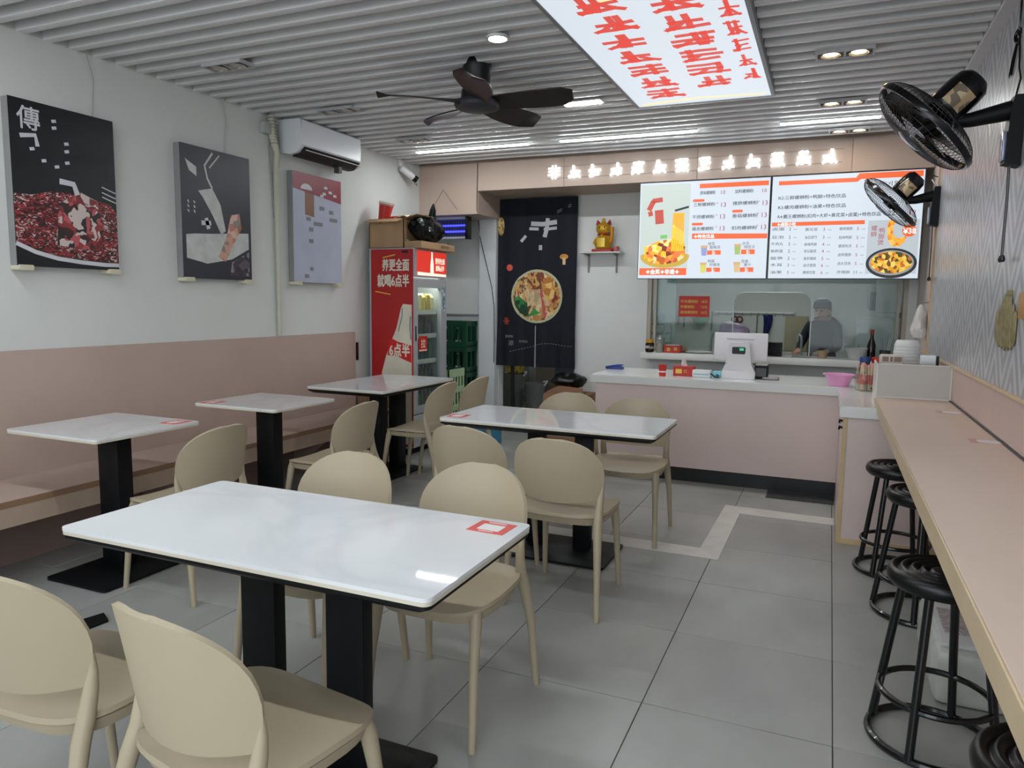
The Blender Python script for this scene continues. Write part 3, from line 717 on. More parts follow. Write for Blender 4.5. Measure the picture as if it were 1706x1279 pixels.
# ceiling fan
cf = thing('ceiling_fan', 'black five-blade ceiling fan with drum motor', 'fan', (-1.94, 3.94, 2.48))
FB = mat('fan_dark_bronze', '#231e1c', .4, var=.1); FK = mat('fan_black', '#15161a', .45, var=.1)
MB().lathe([(.075, .30), (.085, .25), (.078, .235), (.074, .14), (.078, .13), (.090, .125), (.098, .06), (.06, .04)], (-1.94, 3.94, 2.48), 28).build('canopy_and_stem', FK, cf)
MB().lathe([(.0, 0), (.10, .003), (.126, .012), (.133, .03), (.127, .046), (.06, .05)], (-1.94, 3.94, 2.495), 36, caps=False).build('motor_hub', mat('fan_hub_grey', '#2f3136', .45), cf)
for k in range(5):
    a = math.radians(8 + 72 * k); ca, sa = math.cos(a), math.sin(a); grid = []
    for i in range(9):
        u = i / 8; r = .10 + .47 * u; w = (.045 + .05 * math.sin(min(1, u * 1.4) * PI / 2)) * (1 - max(0, (u - .8) / .2) ** 2 * .75); row = []
        for j in range(5):
            q = -1 + j / 2; sw = .05 * u * u
            lx, ly = r, q * w - sw; row.append((-1.94 + lx * ca - ly * sa, 3.94 + lx * sa + ly * ca, 2.535 - q * .022))
        grid.append(row)
    MB().shell(grid, .008).build('blade', FB, cf)
# ================================================================== left wall
def picture(y0, y1, z0, z1, lab, face):
    p = thing('framed_picture', lab, 'picture', (XL, (y0 + y1) / 2, z0), 'framed food pictures on the left wall')
    MB().box(XL, -3.846, y0, y1, z0, z1, bev=.003, seg=1).build('frame_box', mat('picture_frame_grey', '#8d8d8c', .5, .2), p)
    MB().flat([(0, 0), (y1 - y0, 0), (y1 - y0, z1 - z0), (0, z1 - z0)], (-3.8455, y0, z0), (0, 1, 0), (0, 0, 1), .002).build('print', face, p)
    for yy in (y0 + .0, y1 - .075): MB().rrect(yy, yy + .075, z0 - .022, z0 + .006, .008, XL, -3.825, 'x', 3).build('ledge_clip', mat('clip_cream', '#cfc8b0', .5), p)
    return p
UY, UZ = (0, 1, 0), (0, 0, 1)
p = picture(2.485, 3.075, 1.55, 2.395, 'framed picture of red chillies in a dark wok with white calligraphy', mat('print_dark', '#14181c', .35, var=.25, scale=5))
O = (-3.8432, 2.485, 1.55)
rim = [(0, .115), (.1, .075), (.22, .048), (.36, .035), (.5, .028), (.588, .03)]
MB().flat([(.002, .125), (.1, .09), (.22, .062), (.36, .05), (.5, .045), (.588, .047), (.588, .32), (.55, .37), (.45, .39), (.33, .405), (.2, .40), (.1, .37), (.002, .365)], O, UY, UZ, .001).build('chilli_print', speckle('chilli_print', ('#2a0d10', '#7d1f27', '#191213', '#a5323a', '#5c151b', '#c9b9b4', '#8f2a31', '#1d1416'), 38, .4, dist=.35, stretch=(1, 1, 2.2)), p)
MB().stroke(rim, .022, O, UY, UZ, .0016).build('bowl_rim_print', mat('print_white', '#c9cbd0', .4), p)
b = MB(); b.text('傳', .125, (O[0] + .001, O[1] + .10, O[2] + .755), UY, UZ, bold=.015)
for k, (a, c) in enumerate(((.235, .765), (.235, .73), (.30, .66), (.30, .62), (.30, .56), (.11, .60), (.17, .55), (.24, .53))): b.stroke([(a - .012, c), (a + .012, c + .006)], .016, (O[0] + .001, O[1], O[2]), UY, UZ)
b.stroke([(.05, .66), (.13, .675), (.14, .62)], .022, (O[0] + .001, O[1], O[2]), UY, UZ); b.stroke([(.25, .46), (.33, .455), (.35, .40)], .03, (O[0] + .001, O[1], O[2]), UY, UZ)
for z in (.385, .41, .44): b.stroke([(.50, z + .025), (.55, z + .01), (.588, z)], .006, (O[0] + .001, O[1], O[2]), UY, UZ)
b.build('white_brush_marks', mat('print_white', '#c9cbd0', .4), p)
MB().flat([(.22, .12), (.42, .10), (.50, .22), (.47, .38), (.36, .42), (.24, .34)], (O[0] + .001, O[1], O[2]), UY, UZ, .001).build('pepper_pile_print', speckle('chilli_print2', ('#8f2f33', '#3b1a1c', '#b4555a', '#1f2425', '#cbbcb8', '#7a2a2c'), 26, .4, dist=.2), p)
p = picture(3.545, 4.155, 1.525, 2.378, 'framed dark slate picture of a ladle pouring into a white bowl', mat('print_slate', '#2b2e38', .35, var=.12, scale=3))
O = (-3.8432, 3.545, 1.525)
b = MB(); b.stroke([(.27, .83), (.20, .74), (.22, .66), (.26, .60)], .014, O, UY, UZ); b.stroke([(.33, .825), (.24, .73)], .010, O, UY, UZ)
b.flat([(.04, .76), (.13, .72), (.13, .66), (.07, .69)], O, UY, UZ, .001); b.flat([(.14, .57), (.26, .60), (.33, .50), (.37, .33), (.33, .30), (.26, .42), (.18, .53)], O, UY, UZ, .001)
b.flat([(.03, .13), (.20, .10), (.42, .14), (.585, .22), (.585, .33), (.45, .32), (.25, .30), (.10, .29), (.03, .28)], O, UY, UZ, .001)
b.build('bowl_and_broth_print', mat('print_pale', '#c0c4c0', .4, var=.12, scale=14), p)
b = MB()
for k in range(6): b.stroke([(.05 + .05 * (k % 2), .50 - .03 * (k // 2)), (.06 + .05 * (k % 2), .485 - .03 * (k // 2))], .008, O, UY, UZ)
b.stroke([(.20, .40), (.22, .33)], .03, O, UY, UZ); b.stroke([(.16, .285 + .08), (.24, .37)], .03, O, UY, UZ)
b.build('small_marks', mat('print_white', '#c9cbd0', .4), p)
MB().flat([(.30, .15), (.36, .12), (.42, .22), (.52, .36), (.50, .46), (.42, .44), (.38, .30)], (O[0] + .001, O[1], O[2]), UY, UZ, .001).build('topping_print', speckle('topping_print', ('#c99a84', '#9a6a4a', '#d4b5a5', '#8a8578', '#c07a6c'), 22, .4), p)
MB().flat([(.40, .03), (.585, .03), (.585, .20), (.50, .16), (.42, .12)], (O[0] + .001, O[1], O[2]), UY, UZ, .001).build('shade_print', speckle('shade_print', ('#3a3540', '#57505a', '#8a7f88', '#2b272e'), 22, .4), p)
p = picture(4.615, 5.220, 1.53, 2.380, 'framed pale blue picture with a red heading band, below the air conditioner', mat('print_pale_blue', '#aeb4c6', .4, var=.05))
O = (-3.8432, 4.615, 1.53)
MB().flat([(.001, .72), (.604, .665), (.604, .849), (.001, .849)], O, UY, UZ, .001).build('red_band_print', mat('print_crimson', '#8e3a48', .4, var=.04), p)
b = MB(); b.flat(circ(.16, .725, .07, .045, 16, 0, 180), (O[0] + .001, O[1], O[2]), UY, UZ, .001)
for k, (a, c) in enumerate(((.40, .77), (.46, .74), (.38, .72), (.52, .72), (.35, .70))): b.stroke([(a - .02, c), (a + .02, c)], .02, (O[0] + .001, O[1], O[2]), UY, UZ)
b.build('white_print', mat('print_white', '#c9cbd0', .4), p)
b = MB(); b.flat([(.14, .53), (.25, .52), (.25, .70), (.14, .71)], O, UY, UZ, .001)
b.build('brown_print', mat('print_brown', '#8a6450', .4), p)
b = MB()
for a, c, w in ((.18, .50, .05), (.30, .47, .11), (.21, .42, .05), (.21, .33, .05), (.35, .60, .06), (.47, .58, .05), (.21, .11, .04), (.15, .05, .05), (.50, .52, .10)): b.stroke([(a - w / 2, c), (a + w / 2, c)], .03, O, UY, UZ)
b.build('grey_print', mat('print_grey', '#7f7f88', .4), p)
# hanging wires of the pictures and the conduit
for y, z1, lab in ((2.98, 2.39, 'thin white cord hanging from the ceiling to the chilli picture'), (3.98, 2.37, 'thin white cord hanging from the ceiling to the ladle picture')):
    tag(MB().tube([(XL + .006, y - .02, 2.74), (XL + .005, y + .02, 2.62), (XL + .005, y, z1 + .005)], .004, 6).build('picture_cord', mat('cord_white', '#b9bab8', .5)), lab, 'cord')
ac = thing('air_conditioner', 'white split air conditioner mounted high on the left wall', 'air conditioner', (XL, 4.92, 2.48))
MB().prism([(XL + .002, 2.50), (XL + .002, 2.735), (-3.705, 2.735), (-3.695, 2.72), (-3.69, 2.60), (-3.695, 2.535), (-3.73, 2.495), (-3.80, 2.482)], 4.535, 5.30, 'y').build('casing', mat('ac_white', '#dfe2e4', .4, var=.01), ac)
MB().box(-3.694, -3.688, 4.545, 5.29, 2.545, 2.725, bev=.002, seg=1).build('front_cover', mat('ac_cover', '#e4e8ec', .3, var=.01), ac)
MB().prism([(-3.688, 2.535), (-3.745, 2.487), (-3.80, 2.480), (-3.80, 2.470), (-3.74, 2.474), (-3.68, 2.528)], 4.57, 5.265, 'y').build('air_outlet', mat('ac_dark_slot', '#1c1f20', .5), ac)
for k in range(6): y = 4.60 + k * .125; MB().prism([(-3.69, 2.522), (-3.75, 2.476), (-3.758, 2.484), (-3.70, 2.53)], y, y + .028, 'y').build('vane', mat('ac_vane', '#b7bcbc', .4), ac)
MB().tube([(-3.676, 4.57, 2.508), (-3.676, 5.265, 2.508)], .004, 6).build('flap_edge', WPLA, ac)
MB().box(-3.79, -3.74, 5.06, 5.10, 2.425, 2.478).build('sensor', mat('ac_sensor', '#4a4140', .5), ac)
pipe = thing('drain_pipe', 'cream wrapped pipe and cables running down the wall beside the air conditioner', 'pipe', (XL, 4.47, 1.12))
b = MB(); pts = [(XL + .03, 4.42, 2.74), (XL + .03, 4.425, 2.62), (XL + .035, 4.45, 2.53), (XL + .035, 4.475, 2.48), (XL + .03, 4.465, 2.38), (XL + .022, 4.47, 2.2), (XL + .022, 4.472, 1.9), (XL + .02, 4.478, 1.12)]
b.tube(pts, [.026, .028, .026, .022, .022, .022, .016, .014], 10).build('pipe_body', mat('pipe_cream', '#c3c2b0', .6, var=.08), pipe)
b = MB()
for k in range(9): b.ring((XL + .031, 4.421 + .0035 * k, 2.72 - .022 * k), .029, .005, 14, 5)
b.build('corrugation', mat('pipe_grey', '#9b9b92', .6), pipe)
for dy in (-.035, .05): MB().tube([(XL + .006, 4.47 + dy, 2.70), (XL + .006, 4.47 + dy * 1.4, 2.5), (XL + .006, 4.47 + dy * .8, 2.30), (XL + .006, 4.47 + dy * .3, 2.0)], .0035, 6).build('cable', GREYM, pipe)
MB().box(XL, XL + .05, 4.33, 4.40, 2.60, 2.68, bev=.004).build('junction_box', mat('junction_grey', '#aeb0ae', .5), pipe)
cm = thing('security_camera', 'white bullet security camera with black lens on the left wall', 'security camera', (-3.85, 6.3, 2.55))
MB().box(XL, XL + .03, 6.20, 6.27, 2.68, 2.74, bev=.004).build('mount', WPLA, cm); MB().tube([(XL + .02, 6.235, 2.70), (-3.845, 6.255, 2.665), (-3.83, 6.265, 2.64)], .012, 8).build('arm', WPLA, cm)
MB().tube([(-3.865, 6.20, 2.665), (-3.79, 6.31, 2.585)], .032, 14).build('body', WPLA, cm); MB().tube([(-3.79, 6.31, 2.585), (-3.770, 6.338, 2.563)], .033, 14).build('lens_head', BLACKP, cm)
MB().tube([(-3.79, 6.34, 2.57), (-3.80, 6.40, 2.52), (-3.86, 6.45, 2.55), (XL + .01, 6.5, 2.66)], .004, 6).build('cable', mat('cable_tan', '#8a7a66', .5), cm)
# ================================================================== drinks fridge
fr = thing('drinks_fridge', 'tall drinks fridge with red printed side and lit glass door', 'fridge', (-3.62, 5.94, 0))
FX0, FX1, FY0, FY1, FZ = -3.845, -3.385, 5.634, 6.245, 1.858
GB = mat('fridge_grey', '#a8a9ae', .4, var=.02)
b = MB(); b.box(FX0, FX1 - .05, FY0, FY0 + .03, .06, FZ); b.box(FX0, FX1 - .05, FY1 - .03, FY1, .06, FZ); b.box(FX0, FX0 + .03, FY0 + .03, FY1 - .03, .06, FZ); b.box(FX0 + .03, FX1 - .05, FY0 + .03, FY1 - .03, FZ - .26, FZ); b.box(FX0 + .03, FX1 - .05, FY0 + .03, FY1 - .03, .06, .39)
b.build('cabinet', GB, fr)
MB().box(FX0 + .02, FX1 - .07, FY0 + .02, FY1 - .02, 0, .06).build('plinth', BLACKM, fr)
MB().box(FX1 - .05, FX1, FY0, FY1, .07, .365, bev=.004, seg=1).build('lower_grille', GB, fr)
b = MB(); b.box(FX1 - .045, FX1, FY0, FY0 + .075, .375, 1.595); b.box(FX1 - .045, FX1, FY1 - .105, FY1, .375, 1.595); b.box(FX1 - .045, FX1, FY0 + .075, FY1 - .105, .375, .44); b.box(FX1 - .045, FX1, FY0 + .075, FY1 - .105, 1.515, 1.595)
dr = b.build('door', GB, fr)
MB().box(FX1 - .02, FX1 - .014, FY0 + .075, FY1 - .105, .44, 1.515).build('glass', glass('fridge_glass', (.93, .97, .95), .04, .02), dr)
MB().box(FX1, FX1 + .004, FY0 + .030, FY0 + .044, 1.04, 1.17).build('handle_slot', BLACKP, dr)
MB().box(FX1, FX1 + .002, FY1 - .09, FY1 - .03, 1.30, 1.53).build('label_strip', speckle('strip_print', ('#9fb0ba', '#5b7486', '#d5dade', '#7790a0'), 40, .4), dr)
pu = MB().box(FX1, FX1 + .003, 5.722, 5.868, .938, 1.078).build('pull_sign', RED, dr)
b = MB(); b.text('拉', .085, (FX1 + .0035, 5.795, 1.012), UY, UZ, bold=.02); b.flat([(-.07, 0), (.07, 0), (.07, .012), (-.07, .012)], (FX1 + .003, 5.795, .944), UY, UZ, .001); b.build('lettering', mat('cream_print', '#efe3c8', .4), pu)
sg = MB().box(FX1 - .05, FX1, FY0, FY1, 1.605, FZ, bev=.004, seg=1).build('header_box', GB, fr)
MB().box(FX1, FX1 + .003, FY0 + .06, FY1 - .02, 1.622, 1.842).build('lit_panel', lamp_mat('fridge_header_red', (.62, .035, .022), .75), sg)
b = MB(); b.text('营养更全面', .058, (FX1 + .0035, 6.105, 1.763), UY, UZ, sx=.62, bold=.02); b.text('就喝6点半', .058, (FX1 + .0035, 6.105, 1.697), UY, UZ, sx=.62, bold=.02)
b.flat([(-.03, 0), (.035, 0), (.03, .10), (.014, .17), (.012, .215), (-.012, .215), (-.012, .17), (-.028, .10)], (FX1 + .0035, 5.955, 1.624), UY, UZ, .001)
b.flat([(-.262, 0), (.262, 0), (.262, .022), (-.262, .03)], (FX1 + .0035, 5.96, 1.623), UY, UZ, .0006); b.build('lit_lettering', lamp_mat('lit_cream', (.95, .90, .72), .75), sg)
side = MB().box(FX0 + .02, FX1 - .002, FY0 - .003, FY0, .08, FZ - .01).build('side_poster', mat('poster_red', '#ab1f20', .35, var=.06), fr)
CR = mat('poster_cream', '#ddd7c6', .4, var=.03); OF = FY0 - .0035
b = MB(); b.text('养更全面', .112, (-3.566, OF, 1.710), sx=.63, bold=.03); b.text('就喝6点半', .118, (-3.592, OF, 1.572), sx=.63, bold=.03)
b.build('lettering', CR, side)
b = MB(); b.flat([(-3.72, .10), (-3.402, .10), (-3.402, 1.36), (-3.49, 1.367), (-3.512, 1.33), (-3.525, 1.28), (-3.56, 1.15), (-3.62, 1.02), (-3.67, .90), (-3.715, .75)], (0, FY0 - .003, 0), th=.001)
bt = b.build('bottle_print', mat('poster_milk', '#d6d0bd', .35, var=.08, scale=5), side)
MB().flat([(-3.655, .905), (-3.64, 1.04), (-3.60, 1.055), (-3.55, 1.03), (-3.50, 1.02), (-3.405, 1.0), (-3.405, .845), (-3.48, .87), (-3.55, .90)], (0, OF - .0005, 0), th=.001).build('bottle_label_print', RED, bt)
MB().text('6点半', .125, (-3.527, OF - .0018, .955), sx=.70, bold=.035).build('bottle_lettering', CR, bt)
b = MB(); b.stroke([(-3.70, 1.775), (-3.57, 1.80)], .008, (0, OF, 0)); b.stroke([(-3.78, 1.475), (-3.62, 1.45)], .008, (0, OF, 0)); b.build('gold_dashes', GOLD, side)
b = MB(); b.stroke([(-3.50, 1.33), (-3.50, 1.26), (-3.54, 1.12)], .010, (0, OF, 0)); b.stroke([(-3.415, 1.26), (-3.42, 1.16), (-3.41, 1.05)], .012, (0, OF, 0)); b.build('bottle_shade_print', mat('print_teal', '#6f8b90', .4), bt)
MB().box(-3.50, -3.44, FY0 - .006, FY0 - .003, 1.815, 1.835).build('plate', BLACKP, side)
# fridge interior
for z in (1.292, 1.072, .838, .63): MB().box(FX0 + .035, FX1 - .064, FY0 + .032, FY1 - .032, z - .012, z - .0005).build('shelf', mat('shelf_white', '#cdd3cc', .4), fr)
for z in (1.292, 1.072, .838, .63): MB().box(FX1 - .062, FX1 - .056, FY0 + .035, FY1 - .10, z - .02, z + .022).build('price_rail', mat('price_rail', '#c2c8c0', .4), fr)
MB().box(FX1 - .11, FX1 - .06, FY0 + .05, FY1 - .06, 1.575, 1.597).build('interior_lamp', lamp_mat('fridge_lamp', (.95, 1.0, .90), 10.0), fr)
MB().box(FX0 + .031, FX0 + .034, FY0 + .031, FY1 - .031, .40, 1.58).build('liner', mat('liner_white', '#c9d0c8', .5), fr)
def bottle_mb(h, r, neck=.35, n=14): return [(0, 0), (r, 0), (r, h * (1 - neck)), (r * .42, h * (1 - neck * .45)), (r * .40, h * .94), (r * .48, h * .95), (r * .48, h), (0, h)]
KINDS = [(1.292, .16, .030, 'yellow carton drink', ('#c9b565', '#b8a24d', '#d6cf9a')), (1.072, .18, .028, 'dark cola bottle', ('#16161b', '#1c1a20', '#22252a')), (.838, .19, .027, 'green glass soda bottle', ('#1f4634', '#2b3b3a', '#30564a')), (.63, .17, .027, 'dark glass drink bottle', ('#20262a', '#262b2e', '#1a2124')), (.392, .19, .028, 'mixed green drink bottle', ('#3b5f43', '#6a4038', '#486d54'))]
LAB = ('front row', 'second row')
pos = ('first', 'second', 'third', 'fourth', 'fifth', 'sixth')
shelf_n = ('top shelf', 'second shelf', 'third shelf', 'fourth shelf', 'floor')
for si, (z, h, r, nm, cols) in enumerate(KINDS):
    for k in range(6):
        y = FY0 + .085 + k * .074
        for x in (FX1 - .10,):
            if si == 0:
                b = MB().box(x - .03, x + .03, y - .03, y + .03, z, z + h * (.85 if k % 2 else 1), bev=.004, seg=1); b.prism([(x - .03, z + h * .85), (x + .03, z + h * .85), (x, z + h * 1.08)], y - .028, y + .028, 'y')
            else: b = MB().lathe(bottle_mb(h, r), (x, y, z), 12)
            o = b.build('drink_carton' if si == 0 else 'drink_bottle', mat('drink_%d_%d' % (si, k % 3), cols[k % 3], .2, var=.15, scale=20))
            tag(o, '%s, %s from the left on the fridge %s' % (nm, pos[k], shelf_n[si]), 'carton' if si == 0 else 'bottle', 'drinks in the fridge')
# on top of the fridge
CARD = mat('cardboard', '#a98a68', .8, var=.08, scale=8); CARD2 = mat('cardboard_dark', '#8d7156', .8, var=.08, scale=8)
bx = thing('cardboard_box', 'open cardboard box standing on top of the drinks fridge', 'box', (-3.68, 5.86, FZ))
X0, X1, Y0, Y1, Z0, Z1 = -3.86, -3.50, 5.66, 6.06, FZ + .001, FZ + .255
b = MB(); b.box(X0, X1, Y0, Y0 + .006, Z0, Z1); b.box(X0, X1, Y1 - .006, Y1, Z0, Z1); b.box(X0, X0 + .006, Y0, Y1, Z0, Z1); b.box(X1 - .006, X1, Y0, Y1, Z0, Z1); b.box(X0, X1, Y0, Y1, Z0, Z0 + .006)
b.build('box_body', CARD, bx)
MB().prism([(X1 - .004, Z1), (X1 + .13, Z1 + .035), (X1 + .132, Z1 + .041), (X1 - .004, Z1 + .006)], Y0 + .01, Y1 - .01, 'y').build('flap', CARD2, bx)
MB().prism([(Y0, Z1), (Y0 - .10, Z1 - .035), (Y0 - .102, Z1 - .029), (Y0, Z1 + .006)], X0 + .01, X1 - .01, 'x').build('flap', CARD, bx)
MB().prism([(Y1, Z1), (Y1 + .08, Z1 + .07), (Y1 + .084, Z1 + .066), (Y1 + .004, Z1 - .004)], X0 + .01, X1 - .01, 'x').build('flap', CARD2, bx)
MB().box(X1 + .001, X1 + .003, 5.70, 5.745, Z0 + .03, Z0 + .08).build('box_label', WPLA, bx)
cup = thing('paper_bucket', 'tilted red paper cup in the open box on the fridge', 'cup', (-3.72, 5.72, Z1 - .02))
b = MB().lathe([(.046, 0), (.064, .17), (.068, .172), (.068, .178), (.060, .176), (.044, .006)], (0, 0, 0), 22).move(lambda v: Matrix.Rotation(.22, 3, 'Y') @ v + Vector((-3.745, 5.705, Z1 - .035)))
b.build('cup_body', mat('cup_red', '#b52a26', .4, var=.08), cup)
MB().lathe([(.0655, 0), (.068, .012), (.069, .03), (.063, .03)], (0, 0, .166), 22, caps=False).move(lambda v: Matrix.Rotation(.22, 3, 'Y') @ v + Vector((-3.745, 5.705, Z1 - .035))).build('clear_lid', mat('lid_clear', '#d8cfca', .2, alpha=.6), cup)
MB().text('M', .05, (0, 0, 0), bold=.02).move(lambda v: v + Vector((-3.725, 5.648, Z1 + .04))).build('letter_print', mat('cup_print', '#5a1512', .4), cup) if False else None
tag(MB().box(-3.76, -3.60, 5.67, 5.84, Z1 - .06, Z1 + .025, bev=.012).build('red_packet', mat('packet_red', '#a3211f', .5, var=.15, scale=20)), 'red packet stuffed in the open box on the fridge', 'packet')
tag(MB().shell([[(-3.66 + .2 * i / 5, 5.72 + .2 * j / 5, Z1 + .02 + .018 * math.sin(3 * i + 2 * j) + .01 * math.cos(5 * j)) for i in range(6)] for j in range(6)], .006).build('crumpled_wrapper', mat('wrapper_cream', '#c2ab8d', .6, var=.2, scale=15)), 'crumpled cream wrapper on the open box on the fridge', 'wrapper')
fc = thing('flat_carton', 'flat brown carton with black lettering on the fridge under the black bag', 'box', (-3.40, 5.95, FZ))
MB().box(-3.495, -3.32, 5.66, 6.28, FZ + .001, FZ + .062, bev=.003, seg=1).build('carton_body', CARD, fc)
b = MB(); b.text('螺蛳粉调料', .032, (-3.319, 6.09, FZ + .032), UY, UZ); b.build('lettering', mat('ink_black', '#2a231c', .6), fc)
bg_ = thing('black_bag', 'knotted black plastic bag lying on the flat carton on the fridge', 'bag', (-3.40, 5.92, FZ + .063))
BAG = mat('black_bag_plastic', '#0d1012', .22, var=.2, scale=12, bump=.8, bscale=22)
b = MB(); NA = 22; grid = []
for i in range(10):
    th = PI * (.02 + .96 * i / 9); row = []
    for j in range(NA):
        a = 2 * PI * j / NA; w = 1 + .13 * math.sin(5 * a + 1.7 * i) + .09 * math.sin(9 * a + 2.3 * i) + .05 * math.sin(13 * a - 3 * i)
        row.append((-3.405 + .105 * math.sin(th) * math.cos(a) * w, 5.91 + .22 * math.sin(th) * math.sin(a) * w, FZ + .175 + .112 * math.cos(th) * (1 + .22 * math.sin(4 * a + i)) ))
    grid.append(row)
b.shell(grid[::-1], .003, wrap=True).build('bag_body', BAG, bg_)
b = MB(); b.tube([(-3.40, 5.93, FZ + .22), (-3.395, 5.95, FZ + .29), (-3.39, 5.965, FZ + .36), (-3.385, 5.985, FZ + .405), (-3.38, 6.0, FZ + .36), (-3.38, 5.985, FZ + .29)], [.035, .022, .018, .016, .012, .018], 9)
b.tube([(-3.39, 6.03, FZ + .20), (-3.37, 6.10, FZ + .19), (-3.36, 6.19, FZ + .15)], [.045, .03, .006], 9).build('knot_ears', BAG, bg_)
zp = thing('insect_killer', 'hanging electric insect killer with blue tubes below the bulkhead', 'insect killer', (-3.64, 6.78, 2.03))
b = MB(); b.box(-3.86, -3.44, 6.74, 6.82, 2.225, 2.25); b.box(-3.86, -3.44, 6.74, 6.82, 2.03, 2.05); b.build('body', mat('zapper_silver', '#b9bcc4', .4, .2), zp)
b = MB(); b.box(-3.44, -3.415, 6.735, 6.825, 2.025, 2.252); b.box(-3.885, -3.86, 6.735, 6.825, 2.025, 2.252); b.build('end_cap', BLACKP, zp)
MB().box(-3.86, -3.44, 6.80, 6.815, 2.05, 2.225).build('back_grid', mat('zapper_dark', '#2a2c4a', .5), zp)
for z in (2.165, 2.105): MB().tube([(-3.85, 6.775, z), (-3.45, 6.775, z)], .010, 10).build('tube', lamp_mat('uv_blue', (.05, .06, 1.0), 1.6), zp)
b = MB()
for k in range(14): b.tube([(-3.85 + .03 * k, 6.745, 2.05), (-3.85 + .03 * k, 6.745, 2.225)], .0012, 4)
b.build('wire_guard', GREYM, zp)
for x in (-3.74, -3.52): MB().tube([(x, 6.78, 2.25), (x, 6.78, 2.256)], .004, 6).build('hanger', GREYM, zp)
b = MB(); b.tube([(-3.76, 6.60, 2.30), (-3.62, 6.599, 2.50), (-3.46, 6.60, 2.30)], .0025, 5); tag(b.build('hanging_wire', mat('wire_brown', '#6d5f55', .6)), 'thin bent wire hung on the taupe bulkhead above the insect killer', 'wire')
# beer crates beside the fridge
GC = mat('crate_green', '#12452f', .4, var=.12, scale=8)
def make_crate():
    c = thing('beer_crate', 'x', 'crate'); W, D, Hh = .37, .27, .27; t = .014
    b = MB()
    b.box(-W / 2, W / 2, -D / 2, D / 2, 0, .02)
    for z0, z1 in ((0, .055), (Hh - .05, Hh)):
        b.box(-W / 2, W / 2, -D / 2, -D / 2 + t, z0, z1); b.box(-W / 2, W / 2, D / 2 - t, D / 2, z0, z1); b.box(-W / 2, -W / 2 + t, -D / 2, D / 2, z0, z1); b.box(W / 2 - t, W / 2, -D / 2, D / 2, z0, z1)
    b.build('crate_body', GC, c)
    for x in (-W / 2 + .02, -.02, .02, W / 2 - .02, -.10, .10): MB().box(x - (.014 if abs(x) != .10 else .007), x + (.014 if abs(x) != .10 else .007), -D / 2 + .001, -D / 2 + t - .001, .05, Hh - .045).build('bar', GC, c)
    for y in (-D / 2 + .03, 0, D / 2 - .03): MB().box(W / 2 - t + .001, W / 2 - .001, y - .012, y + .012, .05, Hh - .045).build('bar', GC, c)
    MB().box(-W / 2 + t, W / 2 - t, D / 2 - t - .002, D / 2 - .002, .05, Hh - .045).build('back_wall', GC, c)
    return c
cr0 = make_crate(); lv = ('bottom', 'second from the floor', 'third from the floor', 'top')
for k in range(4):
    lab = 'dark green beer crate %s in the stack beside the fridge' % ('at the ' + lv[k] if k in (0, 3) else lv[k]); z = .10 + .272 * k
    if k == 0: cr0.location = (-3.685, 7.02, z); cr0['label'] = lab; cr0['group'] = 'stacked beer crates'
    else: dup(cr0, (-3.685, 7.02, z), 0, lab, 'stacked beer crates')
tag(MB().box(-3.86, -3.51, 6.89, 7.14, 0, .10).build('pallet_block', mat('pallet_dark', '#3a332c', .8)), 'low dark plinth under the stack of green crates', 'plinth')
BG = mat('beer_glass', '#1b3a2a', .12, var=.1); BL = mat('beer_label', '#b9bfc0', .5, var=.1)
bb = None
for k in range(4):
    for q, x in enumerate((-3.745, -3.625)):
        z = .10 + .272 * k + .021; lab = 'green beer bottle in the %s column of the %s crate' % (('left', 'right')[q], ('lowest', 'second', 'third', 'highest')[k])
        if bb is None:
            bb = thing('beer_bottle', lab, 'bottle', (x, 6.945, z), 'beer bottles in the crates')
            MB().lathe(bottle_mb(.215, .03, .45), (x, 6.945, z), 14).build('glass', BG, bb); MB().lathe([(.0306, .02), (.0306, .05)], (x, 6.945, z), 14, caps=False).build('label', BL, bb); MB().lathe([(.014, .15), (.013, .185)], (x, 6.945, z), 12, caps=False).build('neck_foil', BL, bb)
        else: dup(bb, (x, 6.945, z), 0, lab, 'beer bottles in the crates')
pb = thing('plastic_basket', 'pale green perforated plastic basket behind the fridge', 'basket', (-3.56, 6.48, .0))
LG = mat('basket_pale_green', '#b7cfa6', .5, var=.08)
b = MB()
for z0, z1 in ((.12, .18), (.30, .36), (.48, .54), (.64, .72)): b.box(-3.78, -3.42, 6.36, 6.372, z0, z1); b.box(-3.432, -3.42, 6.36, 6.70, z0, z1)
b.build('rail', LG, pb)
for k in range(7): MB().box(-3.775 + .055 * k, -3.755 + .055 * k, 6.361, 6.371, .12, .70).build('slat', LG, pb)
for k in range(6): MB().box(-3.431, -3.421, 6.365 + .062 * k, 6.385 + .062 * k, .12, .70).build('slat', LG, pb)
MB().box(-3.78, -3.43, 6.372, 6.70, 0, .12).build('base', LG, pb)
bs = tag(MB().rrect(-3.24, -2.93, 6.30, 6.58, .03, 0, .30).build('blue_stool_box', mat('blue_plastic', '#3f8fb4', .4, var=.08)), 'light blue plastic box on the floor behind the far chair', 'box')
